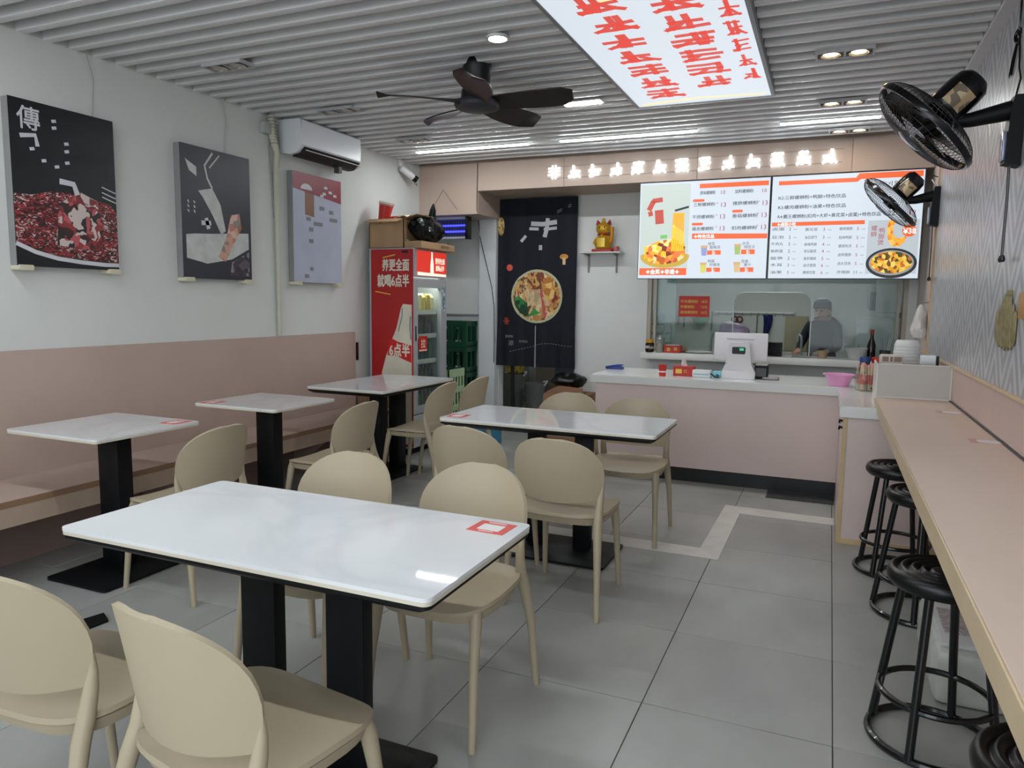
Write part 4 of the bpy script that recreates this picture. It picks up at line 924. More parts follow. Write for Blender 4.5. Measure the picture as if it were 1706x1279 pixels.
# ================================================================== curtain, shelf with cat, things by the kitchen door
cu = thing('door_curtain', 'dark navy split door curtain printed with a bowl of noodles', 'curtain', (-2.83, 7.14, .7))
NAVY = mat('curtain_navy', '#0d111d', .8, var=.15, scale=5)
def fold(x): return 7.138 + .007 * math.sin(x * 23) + .004 * math.sin(x * 51 + 1)
def cpan(x0, x1, z0, z1, flare):
    return MB().shell([[(x0 + (x1 - x0) * i / 24 + flare * (1 - j / 8) * .01, fold(x0 + (x1 - x0) * i / 24) + .006 * math.sin(i * .7) * (1 - j / 8), z0 + (z1 - z0) * j / 8) for i in range(25)] for j in range(9)], .004)
cpan(-3.255, -2.382, 1.16, 2.458, 0).build('cloth_panel', NAVY, cu); cpan(-3.255, -2.8165, .722, 1.16, -1).build('cloth_flap', NAVY, cu); cpan(-2.8125, -2.385, .722, 1.16, 1).build('cloth_flap', NAVY, cu)
MB().tube([(-3.255, 7.16, 2.462), (-2.405, 7.16, 2.462)], .007, 8).build('rod', GREYM, cu)
MB().tube([(-2.814, 7.128, 1.15), (-2.812, 7.124, .95), (-2.812, 7.128, .715)], .006, 6).build('split_seam', mat('seam_grey', '#9a9a9e', .7), cu)
def onc(b, off=.008): return b.move(lambda v: Vector((v.x, fold(v.x) - off - (7.2 - v.y), v.z)))
def disc(cx, cz, rx, rz, rings=6, n=32, y=7.2):
    b = MB(); pts = [(cx, y, cz)]; fs = []
    for i in range(1, rings + 1):
        for j in range(n): pts.append((cx + rx * i / rings * math.cos(2 * PI * j / n), y, cz + rz * i / rings * math.sin(2 * PI * j / n)))
    for j in range(n): fs.append((0, 1 + j, 1 + (j + 1) % n))
    for i in range(rings - 1):
        for j in range(n): fs.append((1 + i * n + j, 1 + (i + 1) * n + j, 1 + (i + 1) * n + (j + 1) % n, 1 + i * n + (j + 1) % n))
    b.add(pts, fs); return b
bw = onc(disc(-2.806, 1.457, .286, .277)).build('bowl_print', mat('bowl_cream', '#b8b795', .6, var=.08), cu)
onc(disc(-2.806, 1.457, .262, .254), .010).build('noodle_print', speckle('noodles', ('#6d3f22', '#c79a5b', '#d9b98a', '#a8623a', '#e0c9a0', '#b98245', '#7a2f22', '#d0a35a'), 16, .6, dist=.45, stretch=(1.6, 1, 1)), bw)
def patch(poly, off=.012):
    b = MB(); b.add([(p[0], 7.2, p[1]) for p in poly], [list(range(len(poly)))]); return onc(b, off)
patch([(-3.05, 1.45), (-3.0, 1.455), (-2.93, 1.40), (-2.86, 1.36), (-2.77, 1.29), (-2.70, 1.265), (-2.78, 1.25), (-2.90, 1.245), (-2.99, 1.28), (-3.04, 1.35)]).build('greens_print', speckle('greens', ('#12532a', '#1f7a3a', '#2f8f46', '#0d3b20'), 14, .6, dist=.4), bw)
b = MB()
for q in range(16):
    a0 = -2.93 + q * .014; b.stroke([(a0 - .03, 1.53), (a0 + .0, 1.46), (a0 + .06, 1.36)], .006, (0, 7.2, 0))
onc(b, .0125).build('rice_noodle_print', mat('noodle_pale', '#d8c6a2', .6), bw)
patch([(-2.71, 1.40), (-2.62, 1.44), (-2.60, 1.55), (-2.66, 1.66), (-2.74, 1.64), (-2.73, 1.52)]).build('tofu_print', speckle('tofu', ('#c98f3c', '#d9a851', '#b4712d', '#e0bb6a'), 13, .6), bw)
b = MB(); b.stroke([(-2.755, 1.53), (-2.735, 1.42), (-2.72, 1.30), (-2.71, 1.24)], .026, (0, 7.2, 0)); onc(b, .013).build('chilli_print', mat('chilli_pink', '#b4504a', .6, var=.2, scale=30), bw)
onc(disc(-3.115, 1.753, .036, .034, 3, 16)).build('tomato_print', mat('tomato', '#d4553f', .6, var=.15, scale=20), cu)
onc(disc(-3.222, 2.182, .036, .095, 3, 18)).build('plate_print', speckle('plate_print', ('#b79a5a', '#8a6a35', '#cbb27c'), 40, .6), cu)
b = MB()
for k in range(8): a = k * PI / 4; b.stroke([(-3.144, 1.195), (-3.144 + .038 * math.cos(a), 1.195 + .045 * math.sin(a))], .010, (0, 7.2, 0))
onc(b).build('star_anise_print', mat('anise', '#a8402c', .6), cu)
onc(disc(-2.515, 1.86, .045, .028, 3, 16)).build('mushroom_print', mat('mushroom', '#c98a3a', .6, var=.1), cu)
b = MB(); b.stroke([(-2.51, 1.85), (-2.51, 1.78)], .03, (0, 7.2, 0)); onc(b, .0095).build('mushroom_stem_print', mat('mushroom_stem', '#d8b98f', .6), cu)
b = MB(); b.stroke([(-2.88, 2.20), (-2.75, 2.19), (-2.60, 2.21)], .045, (0, 7.2, 0)); b.stroke([(-2.70, 2.25), (-2.71, 2.14), (-2.73, 2.06)], .04, (0, 7.2, 0)); b.stroke([(-2.90, 2.15), (-2.72, 2.14), (-2.60, 2.15)], .03, (0, 7.2, 0)); b.stroke([(-2.99, 2.02), (-2.94, 2.08)], .03, (0, 7.2, 0)); b.stroke([(-2.77, 1.98), (-2.77, 1.93)], .035, (0, 7.2, 0))
b.stroke([(-2.60, 2.318), (-2.45, 2.382)], .004, (0, 7.2, 0)); b.stroke([(-2.60, 2.30), (-2.45, 2.364)], .004, (0, 7.2, 0))
onc(b).build('white_brush_print', mat('brush_white', '#b4b6ba', .7), cu)
b = MB(); b.text('原', .06, (-3.085, 7.2, .965)); b.text('螺蛳粉', .032, (-3.11, 7.2, 1.035)); b.text('好味道', .032, (-2.95, 7.2, .985))
for k in range(22):
    u = k / 21; x = -3.09 + .67 * u; z = .885 + .035 * math.sin(u * 5.2 - .9) + .17 * max(0, u - .35) * (1.2 - .5 * u) + .02
    b.stroke([(x - .009, z - .002), (x + .009, z + .002)], .004, (0, 7.2, 0))
onc(b).build('small_lettering', mat('curtain_ink', '#8d9096', .7), cu)
sh = thing('small_shelf', 'small white wall shelf on brackets between curtain and menu boards', 'shelf', (-2.12, 7.12, 1.7))
MB().box(-2.335, -1.905, 7.03, 7.195, 1.885, 1.90, bev=.002, seg=1).build('board', mat('shelf_white2', '#cdcfca', .5), sh)
for x in (-2.27, -1.98): MB().prism([(7.195, 1.70), (7.195, 1.885), (7.05, 1.885), (7.05, 1.875), (7.185, 1.865), (7.18, 1.72)], x - .008, x + .008, 'x').build('bracket', mat('bracket_grey', '#8b8583', .5), sh)
ct2 = thing('lucky_cat', 'golden beckoning cat figurine on the small wall shelf', 'figurine', (-2.10, 7.11, 1.90))
GD = mat('cat_gold', '#c79a2a', .28, .35, var=.12, scale=18); GR = mat('cat_red', '#a52a24', .4, var=.1)
b = MB(); b.lathe([(0, .025), (.075, .03), (.085, .06), (.078, .11), (.058, .155), (.05, .165), (0, .17)], (-2.10, 7.11, 1.90), 20).build('body', GD, ct2)
b = MB(); b.ball((-2.10, 7.105, 2.125), (.076, .062, .062), 18, 10); b.build('head', GD, ct2)
for sx in (-1, 1): MB().lathe([(.026, 0), (.018, .022), (.002, .05)], (-2.10 + sx * .052, 7.11, 2.165), 10, axis=(sx * .25, 0, 1)).build('ear', GR, ct2)
MB().lathe([(.02, 0), (.024, .012), (.016, .02), (.018, .04), (.004, .05)], (-2.10, 7.105, 2.18), 12).build('crown_knob', GD, ct2)
MB().tube([(-2.035, 7.10, 1.985), (-2.012, 7.085, 2.01), (-2.004, 7.08, 2.07), (-2.006, 7.075, 2.135)], [.02, .018, .016, .019], 10).build('raised_paw', mat('cat_arm_orange', '#cf8a22', .3, .3), ct2)
MB().tube([(-2.165, 7.09, 2.02), (-2.175, 7.06, 1.985), (-2.15, 7.045, 1.97)], [.02, .018, .018], 10).build('lower_paw', GD, ct2)
MB().ring((-2.10, 7.108, 2.068), .052, .009, 20).build('collar', GR, ct2)
MB().ball((-2.10, 7.05, 2.058), .012, 10, 6).build('bell', GD, ct2)
MB().rrect(-2.145, -2.055, 7.022, 7.036, .012, 1.945, 2.03, 'z', 3).build('coin_plate', mat('cat_plate', '#d8b64a', .3, .3), ct2)
for sx in (-1, 1): MB().ball((-2.10 + sx * .026, 7.048, 2.135), (.008, .006, .010), 8, 6).build('eye', BLACKP, ct2)
MB().box(-2.20, -2.0, 7.04, 7.18, 1.9005, 1.926, bev=.006).build('red_cushion', GR, ct2)
tag(MB().lathe([(.022, 0), (.035, .03), (.03, .05), (.024, .05), (.01, .008)], (-1.965, 7.10, 1.9005), 14).build('incense_cup', mat('cup_pink_red', '#b8605c', .4, var=.2, scale=40)), 'small red and white cup beside the golden cat on the shelf', 'cup')
# cardboard box and black bag beside the counter
cb = thing('cardboard_box', 'printed brown cardboard box with a black bag on it beside the counter', 'box', (-2.34, 6.9, 0))
MB().box(-2.56, -2.13, 6.72, 7.12, 0, .50, bev=.004, seg=1).build('box_body', mat('cardboard_red_brown', '#8f6a50', .8, var=.1, scale=8), cb)
MB().prism([(-2.56, .50), (-2.13, .50), (-2.16, .575), (-2.40, .59), (-2.50, .54)], 6.725, 6.735, 'y').build('flap', mat('cardboard_red_brown', '#8f6a50', .8), cb)
MB().text('螺蛳粉料', .045, (-2.32, 6.7185, .50)).build('lettering', mat('ink_black', '#2a231c', .6), cb)
b = MB(); NA = 20; grid = []
for i in range(9):
    th = PI * (.03 + .94 * i / 8); grid.append([(-2.36 + .20 * math.sin(th) * math.cos(2 * PI * j / NA) * (1 + .12 * math.sin(7 * j + i)), 6.92 + .17 * math.sin(th) * math.sin(2 * PI * j / NA), .625 + .065 * math.cos(th) * (1 + .25 * math.sin(5 * j))) for j in range(NA)])
tag(b.shell(grid[::-1], .003, wrap=True).build('black_bag', BAG), 'crumpled black plastic bag lying on the cardboard box beside the counter', 'bag')
# beyond the curtain
def bin_(x, y, r, h, col, lab):
    t = thing('bucket', lab, 'bucket', (x, y, 0))
    MB().lathe([(r * .78, 0), (r, h), (r * 1.07, h), (r * 1.07, h + .025), (r * .95, h + .025), (r * .74, .01)], (x, y, 0), 22).build('tub', mat('bucket_' + col[1:], col, .5, var=.1), t)
    MB().tube([(x + r * 1.05, y - .04, h), (x + r * 1.2, y - .03, h + .03), (x + r * 1.15, y + .03, h + .05), (x + r * .7, y + .05, h + .04)], .012, 8).build('handle', WPLA, t)
bin_(-3.82, 9.0, .13, .50, '#8f9290', 'grey white bucket on the left behind the door curtain') if False else None
bin_(-3.70, 8.70, .125, .45, '#868a88', 'taller grey bucket behind the door curtain, below the yellow sack')
bin_(-3.36, 8.55, .125, .36, '#8c8c8a', 'shorter grey bucket behind the door curtain')
tag(MB().box(-3.80, -3.60, 8.60, 8.78, .48, .72, bev=.03).build('yellow_sack', speckle('yellow_sack', ('#c9a52a', '#d8bc3a', '#a8651f', '#e0cf6a'), 25, .5)), 'yellow printed sack on the bucket behind the door curtain', 'sack')
tag(MB().box(-3.56, -3.22, 9.05, 9.35, 0, .92, bev=.004).build('beige_panel', mat('beige_board', '#a8988a', .6, var=.05)), 'tall beige board standing behind the buckets', 'board')
cab = thing('steel_cabinet', 'grey steel cabinet standing beyond the door curtain', 'cabinet', (-2.85, 8.95, 0))
MB().box(-3.16, -2.55, 8.7, 9.3, 0, .95).build('body', mat('cabinet_grey', '#70767a', .4, .5), cab)
for k in range(4): MB().box(-3.15, -2.56, 8.69, 8.70, .10 + k * .21, .28 + k * .21, bev=.003, seg=1).build('drawer', mat('cabinet_grey2', '#5f666b', .4, .5), cab)
tag(MB().prism([(-3.22, 0), (-3.18, 0), (-3.215, 1.1), (-3.235, 1.1)], 7.45, 7.49, 'y').build('broom_handle', mat('dark_wood', '#2b2523', .6)), 'dark upright broom handle just inside the door opening', 'broom')
# ================================================================== menu boards and beam lettering
MW = lamp_mat('menu_white', (.78, .87, .97), MENU)
INK = mat('menu_ink', '#4a4e58', .6, var=.02); MAG = lamp_mat('menu_magenta', (.50, .04, .10), .5); ORA = lamp_mat('menu_orange', (.88, .14, .035), .66); MWT = lamp_mat('menu_white_text', (.95, .95, .95), 1.0)
YM = 6.575
def board(x0, x1, lab):
    t = thing('menu_board', lab, 'menu', ((x0 + x1) / 2, YM + .03, 1.62))
    MB().box(x0, x1, YM + .003, YM + .04, 1.618, 2.462, bev=.003, seg=1).build('casing', mat('menu_casing', '#3b3d42', .4), t)
    f = MB().box(x0 + .006, x1 - .006, YM, YM + .003, 1.624, 2.456).build('lit_face', MW, t)
    for x in (x0 + .15, x1 - .15): MB().box(x - .01, x + .01, YM + .045, YM + .055, 2.30, 2.475).build('hanger', GREYM, t)
    return t, f
def fit(b, s, x0, x1, z, h, bold=.012):
    vs_, _ = text_geo(s, bold, 'LEFT'); w = max(v[0] for v in vs_) - min(v[0] for v in vs_)
    b.text(s, h, (x0, YM - .0012, z), sx=(x1 - x0) / (w * h), bold=bold, align='LEFT', th=.0005)
O0 = (0, YM, 0)
ml, lf = board(-1.618, -.512, 'left lit menu board with noodle poster and drinks list')
b = MB()
for s_, x0, x1, z in (('三鲜螺蛳粉', -1.144, -.96, 2.255), ('猪肺螺蛳粉', -.815, -.609, 2.254), ('干捞螺蛳粉', -1.15, -.962, 2.15), ('香菇螺蛳粉', -.814, -.606, 2.149), ('腐皮螺蛳粉', -1.147, -.963, 2.049), ('扣肉螺蛳粉', -.816, -.607, 2.048), ('原味螺蛳粉', -1.09, -.96, 2.352), ('加料螺蛳粉', -.80, -.65, 2.352)): fit(b, s_, x0, x1, z, .034)
for s_, x, z in (('桂花', -.975, 1.92), ('酸梅汤', -.945, 1.889), ('冰冻', -.693, 1.918), ('绿豆沙', -.660, 1.888), ('鸭屎', -.972, 1.771), ('柠檬茶', -.940, 1.74), ('百香', -.693, 1.768), ('果汁', -.670, 1.738)): b.text(s_, .030, (x, YM - .0012, z), th=.0005)
b.build('lettering', INK, lf)
b = MB()
for x, z in ((-.892, 2.249), (-.555, 2.251), (-.895, 2.15), (-.557, 2.152), (-.894, 2.05), (-.557, 2.052)): b.text('13', .055, (x, YM - .0012, z), th=.0005); b.text('¥', .02, (x - .048, YM - .0012, z + .012), th=.0005)
b.text('10', .045, (-.90, YM - .0012, 2.352), th=.0005); b.text('10', .045, (-.565, YM - .0012, 2.352), th=.0005)
b.build('price_lettering', MAG, lf)
b = MB(); b.flat([(-1.144, 1.963), (-.521, 1.956), (-.521, 1.996), (-1.144, 2.010)], O0, th=.0008)
b.flat([(-1.095, 2.392), (-.53, 2.392), (-.53, 2.43), (-1.095, 2.43)], O0, th=.0008); b.flat([(-1.600, 1.652), (-1.182, 1.652), (-1.182, 1.713), (-1.600, 1.713)], O0, th=.0008)
for x0, z1, x1, z0 in ((-1.01, 1.863, -.895, 1.826), (-.727, 1.866, -.616, 1.827), (-1.011, 1.715, -.895, 1.679), (-.731, 1.716, -.62, 1.678)): b.flat([(x0, z0), (x1, z0), (x1, z1), (x0, z1)], O0, th=.0008)
for x0, x1, z in ((-1.149, -1.05, 2.289), (-.815, -.728, 2.188), (-1.15, -1.056, 2.089)): b.flat(rr(x0, x1, z - .011, z + .011, .010, 3), O0, th=.0008)
b.build('orange_bands', ORA, lf)
b = MB(); b.text('✦特色饮品', .036, (-1.04, YM - .0022, 1.984), th=.0005, bold=.015); b.text('✦金奖✦非遗✦', .045, (-1.392, YM - .0022, 1.682), th=.0005, bold=.02)
for x, z in ((-.953, 1.845), (-.67, 1.847), (-.953, 1.697), (-.675, 1.697)): b.text('5:', .042, (x, YM - .0022, z), th=.0005, bold=.02)
b.build('white_lettering', MWT, lf)
for (x, z, c1) in ((-1.036, 1.863, (.35, .42, .75)), (-.757, 1.871, (.45, .62, .18)), (-1.038, 1.718, (.80, .78, .15)), (-.757, 1.72, (.85, .60, .30))):
    b = MB(); b.flat([(x - .020, z - .045), (x + .020, z - .045), (x + .027, z + .035), (x - .027, z + .035)], O0, th=.0009); cupo = b.build('drink_print', lamp_mat('drink_%0.2f' % (x + z), c1, .55), lf)
    MB().flat([(x - .027, z + .02), (x + .027, z + .02), (x + .028, z + .042), (x - .028, z + .042)], O0, th=.0013).build('drink_lid_print', lamp_mat('drink_lid', (.85, .55, .28), .5), cupo)
# noodle poster on the left part
MB().flat([(-1.600, 1.713), (-1.176, 1.713), (-1.17, 2.44), (-1.60, 2.44)], O0, th=.0006).build('poster_ground', lamp_mat('poster_pale', (.62, .70, .66), .62), lf)
MB().flat(circ(-1.378, 1.815, .215, .10, 26, 180, 360) + [(-1.165, 1.83), (-1.30, 1.86), (-1.45, 1.86), (-1.59, 1.83)], O0, th=.0010).build('bowl_print', lamp_mat('bowl_gold', (.72, .48, .06), .55), lf)
MB().flat([(-1.56, 1.80), (-1.50, 1.76), (-1.38, 1.745), (-1.26, 1.77), (-1.20, 1.81), (-1.20, 1.92), (-1.30, 1.97), (-1.44, 1.95), (-1.56, 1.90)], O0, th=.0014).build('topping_print', speckle('menu_topping', ('#d9a01c', '#e8d27a', '#b5541c', '#e8b62a', '#d8723a', '#c9c48a', '#7a2a12'), 26, .5, emit=.32), lf)
b = MB()
for k in range(6): b.stroke([(-1.315 + .019 * k, 1.86), (-1.313 + .018 * k, 2.02), (-1.305 + .016 * k, 2.19)], .0155, O0, th=.0018)
b.build('noodle_print', speckle('menu_noodle', ('#f0a81a', '#e88f10', '#f2bd2c'), 9, .5, emit=.42), lf)
b = MB(); b.stroke([(-1.30, 2.21), (-1.18, 2.24)], .018, O0, th=.0018); b.build('chopstick_print', mat('menu_dark', '#3a3d42', .5), lf)
b = MB(); b.stroke([(-1.42, 1.985), (-1.36, 1.99)], .03, O0, th=.0018); b.build('scallion_print', lamp_mat('menu_green', (.16, .48, .10), .8), lf)
b = MB(); b.stroke([(-1.53, 2.22), (-1.49, 2.30)], .045, O0); b.stroke([(-1.50, 2.30), (-1.41, 2.31)], .04, O0); b.stroke([(-1.44, 2.22), (-1.43, 2.10)], .075, O0); b.stroke([(-1.52, 2.21), (-1.51, 2.17)], .04, O0)
b.build('red_brush_print', lamp_mat('menu_brush', (.62, .09, .06), .6), lf)
mr_, rf = board(-.506, .617, 'right lit menu board with set meals and snack prices')
b = MB()
fit(b, 'R2:三鲜螺蛳粉+鸭脚+特色饮品', -.45, .059, 2.282, .034); fit(b, 'R3:螺肉螺蛳粉+油果+特色饮品', -.45, .063, 2.205, .034); fit(b, 'R4:霸王螺蛳粉(扣肉+大虾+黄花菜+卤蛋)+特色饮品', -.45, .32, 2.130, .034)
SN = (('卤蛋', '豆泡', '牛肉丸', '鹌鹑蛋', '酸笋', '木耳', '油果'), ('黄花菜', '油豆腐竹', '麻辣鸭脚', '老坛酸菜', '香煎猪脚', '卤式香肠', '螺蛳豆腐'), ('螺蛳猪脚', '桂林鸭脚', '螺蛳肉汤', '卤味猪肠', '卤水豆肉', '炸猪脚'))
PR = (('2', '2', '2', '2', '2', '3', '3'), ('3', '3', '4', '4', '5', '6', '6'), ('5', '5', '5', '5', '5', '11'))
XS = ((-.438, -.345), (-.180, -.085), (.078, .165)); ZS = ([2.03, 1.963, 1.908, 1.849, 1.79, 1.735, 1.675], [2.02, 1.957, 1.90, 1.845, 1.785, 1.73, 1.672], [2.02, 1.95, 1.882, 1.813, 1.743, 1.674])
b2 = MB()
for c in range(3):
    for s_, p_, z in zip(SN[c], PR[c], ZS[c]):
        fit(b, s_, XS[c][0] - .05, XS[c][0] + .045, z, .028, 0.0); (b2 if (p_ in '3456') else b).text(p_, .036, (XS[c][1], YM - .0012, z), th=.0005); b.text('元/份', .012, (XS[c][1] + .04, YM - .0012, z - .006), th=.0005)
b.text('原价 ¥', .03, (.335, YM - .0012, 2.365), th=.0005); b.text('19', .055, (.40, YM - .0012, 2.363), th=.0005); b.text('22', .055, (.395, YM - .0012, 2.135), th=.0005)
b.build('lettering', INK, rf)
for x, z, s_ in ((.531, 2.368, '15'), (.533, 2.29, '17'), (.54, 2.134, '19')): b2.text(s_, .055, (x, YM - .0012, z), th=.0005)
for s_, x, z in (('螺', .283, 2.018), ('蛳', .281, 1.972), ('鸭', .338, 1.998), ('脚', .336, 1.952), ('煲', .334, 1.906)): b2.text(s_, .046, (x, YM - .0022, z), th=.0005)
b2.build('price_lettering', MAG, rf)
b = MB(); b.flat([(-.489, 2.052), (.211, 2.052), (.211, 2.083), (-.489, 2.083)], O0, th=.0008); b.flat([(-.45, 2.385), (.139, 2.385), (.165, 2.405), (.60, 2.405), (.60, 2.45), (.15, 2.45), (.128, 2.418), (-.45, 2.418)], O0, th=.0008)
b.flat(circ(.53, 1.993, .05, .047, 24), O0, th=.0020); b.build('orange_bands', ORA, rf)
b = MB(); b.text('✦卤菜小吃', .030, (-.375, YM - .0022, 2.067), th=.0005, bold=.02); b.text('¥38', .058, (.533, YM - .0032, 1.992), th=.0005, bold=.02); b.build('white_lettering', MWT, rf)
MB().flat([(.237, 1.66), (.598, 1.66), (.598, 2.078), (.237, 2.078)], O0, th=.0005).build('photo_ground', lamp_mat('photo_grey', (.56, .62, .66), .60), rf)
pot = MB().flat(circ(.418, 1.742, .181, .118, 30), O0, th=.0010).build('pot_print', mat('pot_dark', '#3a3d40', .4), rf)
MB().flat(circ(.418, 1.745, .160, .098, 28), O0, th=.0014).build('pot_rim_print', lamp_mat('pot_rim', (.42, .44, .44), .5), pot)
MB().flat(circ(.418, 1.748, .148, .086, 28), O0, th=.0018).build('food_print', speckle('menu_food', ('#e0a32a', '#d9821e', '#f0c24a', '#7a4a16', '#e8b53a', '#c96a24', '#4a4a1c', '#f2cf6a'), 42, .5, emit=.30), pot)
MB().flat([(.385, 2.075), (.43, 2.072), (.415, 2.02), (.42, 1.96), (.45, 1.935), (.515, 1.95), (.50, 1.90), (.45, 1.868), (.405, 1.885), (.378, 1.95), (.375, 2.02)], O0, th=.0022).build('duck_print', speckle('menu_duck', ('#ea8f1e', '#f2a63a', '#d8741a', '#f0b95a'), 30, .5, emit=.38), rf)
# glowing letters on the bulkhead beam
sg = thing('beam_lettering', 'glowing white raised characters along the taupe bulkhead above the menu boards', 'sign', (-1.27, 6.59, 2.54))
GW = lamp_mat('letter_glow', (.80, .92, 1.0), 2.2)
MB().text('非', .135, (-2.44, 6.590, 2.604), bold=.02, th=.003).build('character', GW, sg)
for k in range(12):
    x = -2.44 + .197 * (k + 1); b = MB(); scrawl(b, x, 2.600, .125, .118, (0, 6.603, 0), (1, 0, 0), (0, 0, 1), 100 + k, .019, .014); b.build('character', GW, sg)
for z in (2.55, 2.655): MB().box(-2.52, .02, 6.600, 6.605, z - .003, z + .003).build('mounting_rail', mat('rail_taupe', '#a08c80', .5), sg)
# ================================================================== wall fans
def wall_fan(name, c, n, R, by, lab, cordlab):
    t = thing(name, lab, 'fan', (XR, by, 2.0), 'black wall fans')
    c = Vector(c); n = Vector(n).normalized(); q = n.to_track_quat('Z', 'Y').to_matrix()
    def put(b): return b.move(lambda v: q @ v + c)
    WIR = mat('fan_wire_black', '#1d1d20', .3, .4); s = R / .225
    b = MB(); N = 72
    for front in (1, -1):
        for k in range(N):
            a = 2 * PI * k / N; pts = []
            for i in range(7):
                u = i / 6; r = (.055 + (.225 - .055) * math.sin(u * PI / 2)) * s; z = front * (.07 * math.cos(u * PI / 2) + .004) * s; sw = a + .16 * (1 - u)
                pts.append((r * math.cos(sw), r * math.sin(sw), z))
            b.tube(pts, .0011 * s, 4, caps=False)
        for r, z in ((.14, .055), (.19, .036)): b.ring((0, 0, front * z * s), r * s, .0013 * s, 36, 4)
    put(b).build('wire_guard', WIR, t)
    put(MB().lathe([(.222, -.012), (.232, -.012), (.234, 0), (.232, .012), (.222, .012)], (0, 0, 0), 48, caps=False).move(lambda v: v * s)).build('rim_band', BLACKP, t)
    put(MB().lathe([(0, .082), (.045, .080), (.060, .072), (.060, .064), (0, .064)], (0, 0, 0), 28, caps=False).move(lambda v: v * s)).build('badge', mat('fan_badge', '#4a4e58', .12, .3), t)
    for k in range(5):
        a = k * 2 * PI / 5; grid = []
        for i in range(6):
            r = (.03 + .165 * i / 5) * s; w = .32 + .20 * math.sin(i / 5 * PI * .8)
            grid.append([(r * math.cos(a + w * p), r * math.sin(a + w * p), (.022 * p) * s) for p in (-1, -.5, 0, .5, 1)])
        put(MB().shell(grid, .003)).build('blade', mat('fan_blade_smoke', '#17130f', .15, alpha=.85), t)
    put(MB().lathe([(.035, .03), (.035, -.03)], (0, 0, 0), 18).move(lambda v: v * s)).build('hub', BLACKP, t)
    mo = put(MB().lathe([(.060, -.070), (.070, -.085), (.072, -.17), (.066, -.215), (.045, -.238), (0, -.242)], (0, 0, 0), 28, caps=False).move(lambda v: v * s)).build('motor_housing', BLACKP, t)
    lab2 = MB()
    # rating label wrapped on the camera side of the motor
    qi = q.transposed(); view = qi @ Vector((-.1, -1, -.35)).normalized(); a0 = math.atan2(view.y, view.x)
    lab2.shell([[(.0735 * math.cos(a0 + w) * s, .0735 * math.sin(a0 + w) * s, z * s) for w in (-.6, -.3, 0, .3, .6)] for z in (-.175, -.095)], .002)
    put(lab2).build('rating_label', speckle('rating_label', ('#b59a78', '#a08664', '#c8b08c', '#6f624f'), 35, .4), mo)
    piv = q @ Vector((0, 0, -.13 * s)) + c
    MB().tube([piv, piv + Vector((.035, 0, -.09))], [.03, .026], 12).build('neck', BLACKM, t)
    p2 = piv + Vector((.035, 0, -.09))
    MB().tube([p2 + Vector((-.03, 0, 0)), p2 + Vector((.03, 0, .003)), (XR - .045, by, p2.z + .03)], [.026, .03, .040], 12).build('arm', BLACKM, t)
    MB().prism([(XR - .065, 2.0), (XR - .008, 1.985), (XR - .008, 2.27), (XR - .045, 2.27), (XR - .055, 2.22)], by - .045, by + .045, 'y').build('wall_bracket', BLACKM, t)
    MB().box(XR - .074, XR - .06, by - .03, by + .03, 2.01, 2.13, bev=.004).build('control_panel', mat('fan_control', '#8d94a8', .2, .3), t)
    for dy in (-.02, .015):
        MB().tube([(XR - .04, by + dy, 1.99), (XR - .035, by + dy + .01, 1.85), (XR - .035, by + dy + .015, 1.62)], .0028, 5).build('pull_cord', mat('pull_cord', '#3a3d44', .5), t)
        MB().lathe([(.008, 0), (.011, .012), (.006, .028)], (XR - .035, by + dy + .015, 1.595), 10).build('cord_knob', BLACKP, t)
    return t
wall_fan('mounted_fan', (.330, 3.72, 2.178), (-.709, .026, -.697), .245, 3.71, 'large black wall fan nearer the camera on the right wall', '')
wall_fan('mounted_fan', (.362, 6.24, 2.172), (-.70, .10, -.70), .24, 6.24, 'smaller-looking black wall fan in front of the right menu board', '')
b = MB(); cxy = lambda y, z, x=XR - .012: (x, y, z)
b.tube([cxy(3.90, 2.74), cxy(3.89, 2.62), cxy(3.91, 2.56), cxy(3.99, 2.49), cxy(4.03, 2.43), cxy(3.98, 2.43), cxy(3.92, 2.53), cxy(3.88, 2.58), cxy(3.85, 2.50), cxy(3.83, 2.42), cxy(3.78, 2.36), cxy(3.755, 2.275, XR - .03)], .004, 6)
b.ring((XR - .012, 3.905, 2.56), .022, .005, 14, 5, (1, 0, .3)); b.ring((XR - .012, 3.90, 2.57), .028, .005, 14, 5, (1, .3, 0))
tag(b.build('power_cord', BLACKP), 'black power cord with a looped bundle above the near wall fan', 'cord')
tag(MB().tube([cxy(6.36, 2.36, XR - .015), cxy(6.34, 2.37, XR - .05), cxy(6.28, 2.33, XR - .06), cxy(6.25, 2.275, XR - .03)], .004, 6).build('power_cord', BLACKP), 'short black power lead plugged in behind the far wall fan', 'cord')
# small things on the right wall
orn = thing('hanging_ornament', 'olive yellow leaf-lobed ornament hanging on the silver wallpaper', 'ornament', (XR - .01, 3.65, 1.22))
OY = mat('ornament_olive', '#948a64', .45, var=.3, scale=30, alpha=.85)
for k, (y, z0, z1, w) in enumerate(((3.815, 1.25, 1.40, .032), (3.765, 1.232, 1.425, .034), (3.71, 1.228, 1.44, .034), (3.655, 1.222, 1.465, .036), (3.60, 1.226, 1.45, .034), (3.545, 1.232, 1.42, .034), (3.495, 1.25, 1.39, .030), (3.68, 1.30, 1.47, .03), (3.62, 1.30, 1.46, .03))):
    grid = [[(XR - .010 - (.010 + .006 * (k > 6)) * math.sin(PI * j / 6) * (1 - abs(2 * i / 9 - 1) ** 5), y + w * math.cos(PI * j / 6) * max(0.05, 1 - abs(2 * i / 9 - 1) ** 5) ** .5 * (1 - .25 * i / 9), z0 + (z1 - z0) * i / 9) for j in range(7)] for i in range(10)]
    MB().shell(grid, .0025).build('lobe', OY, orn)
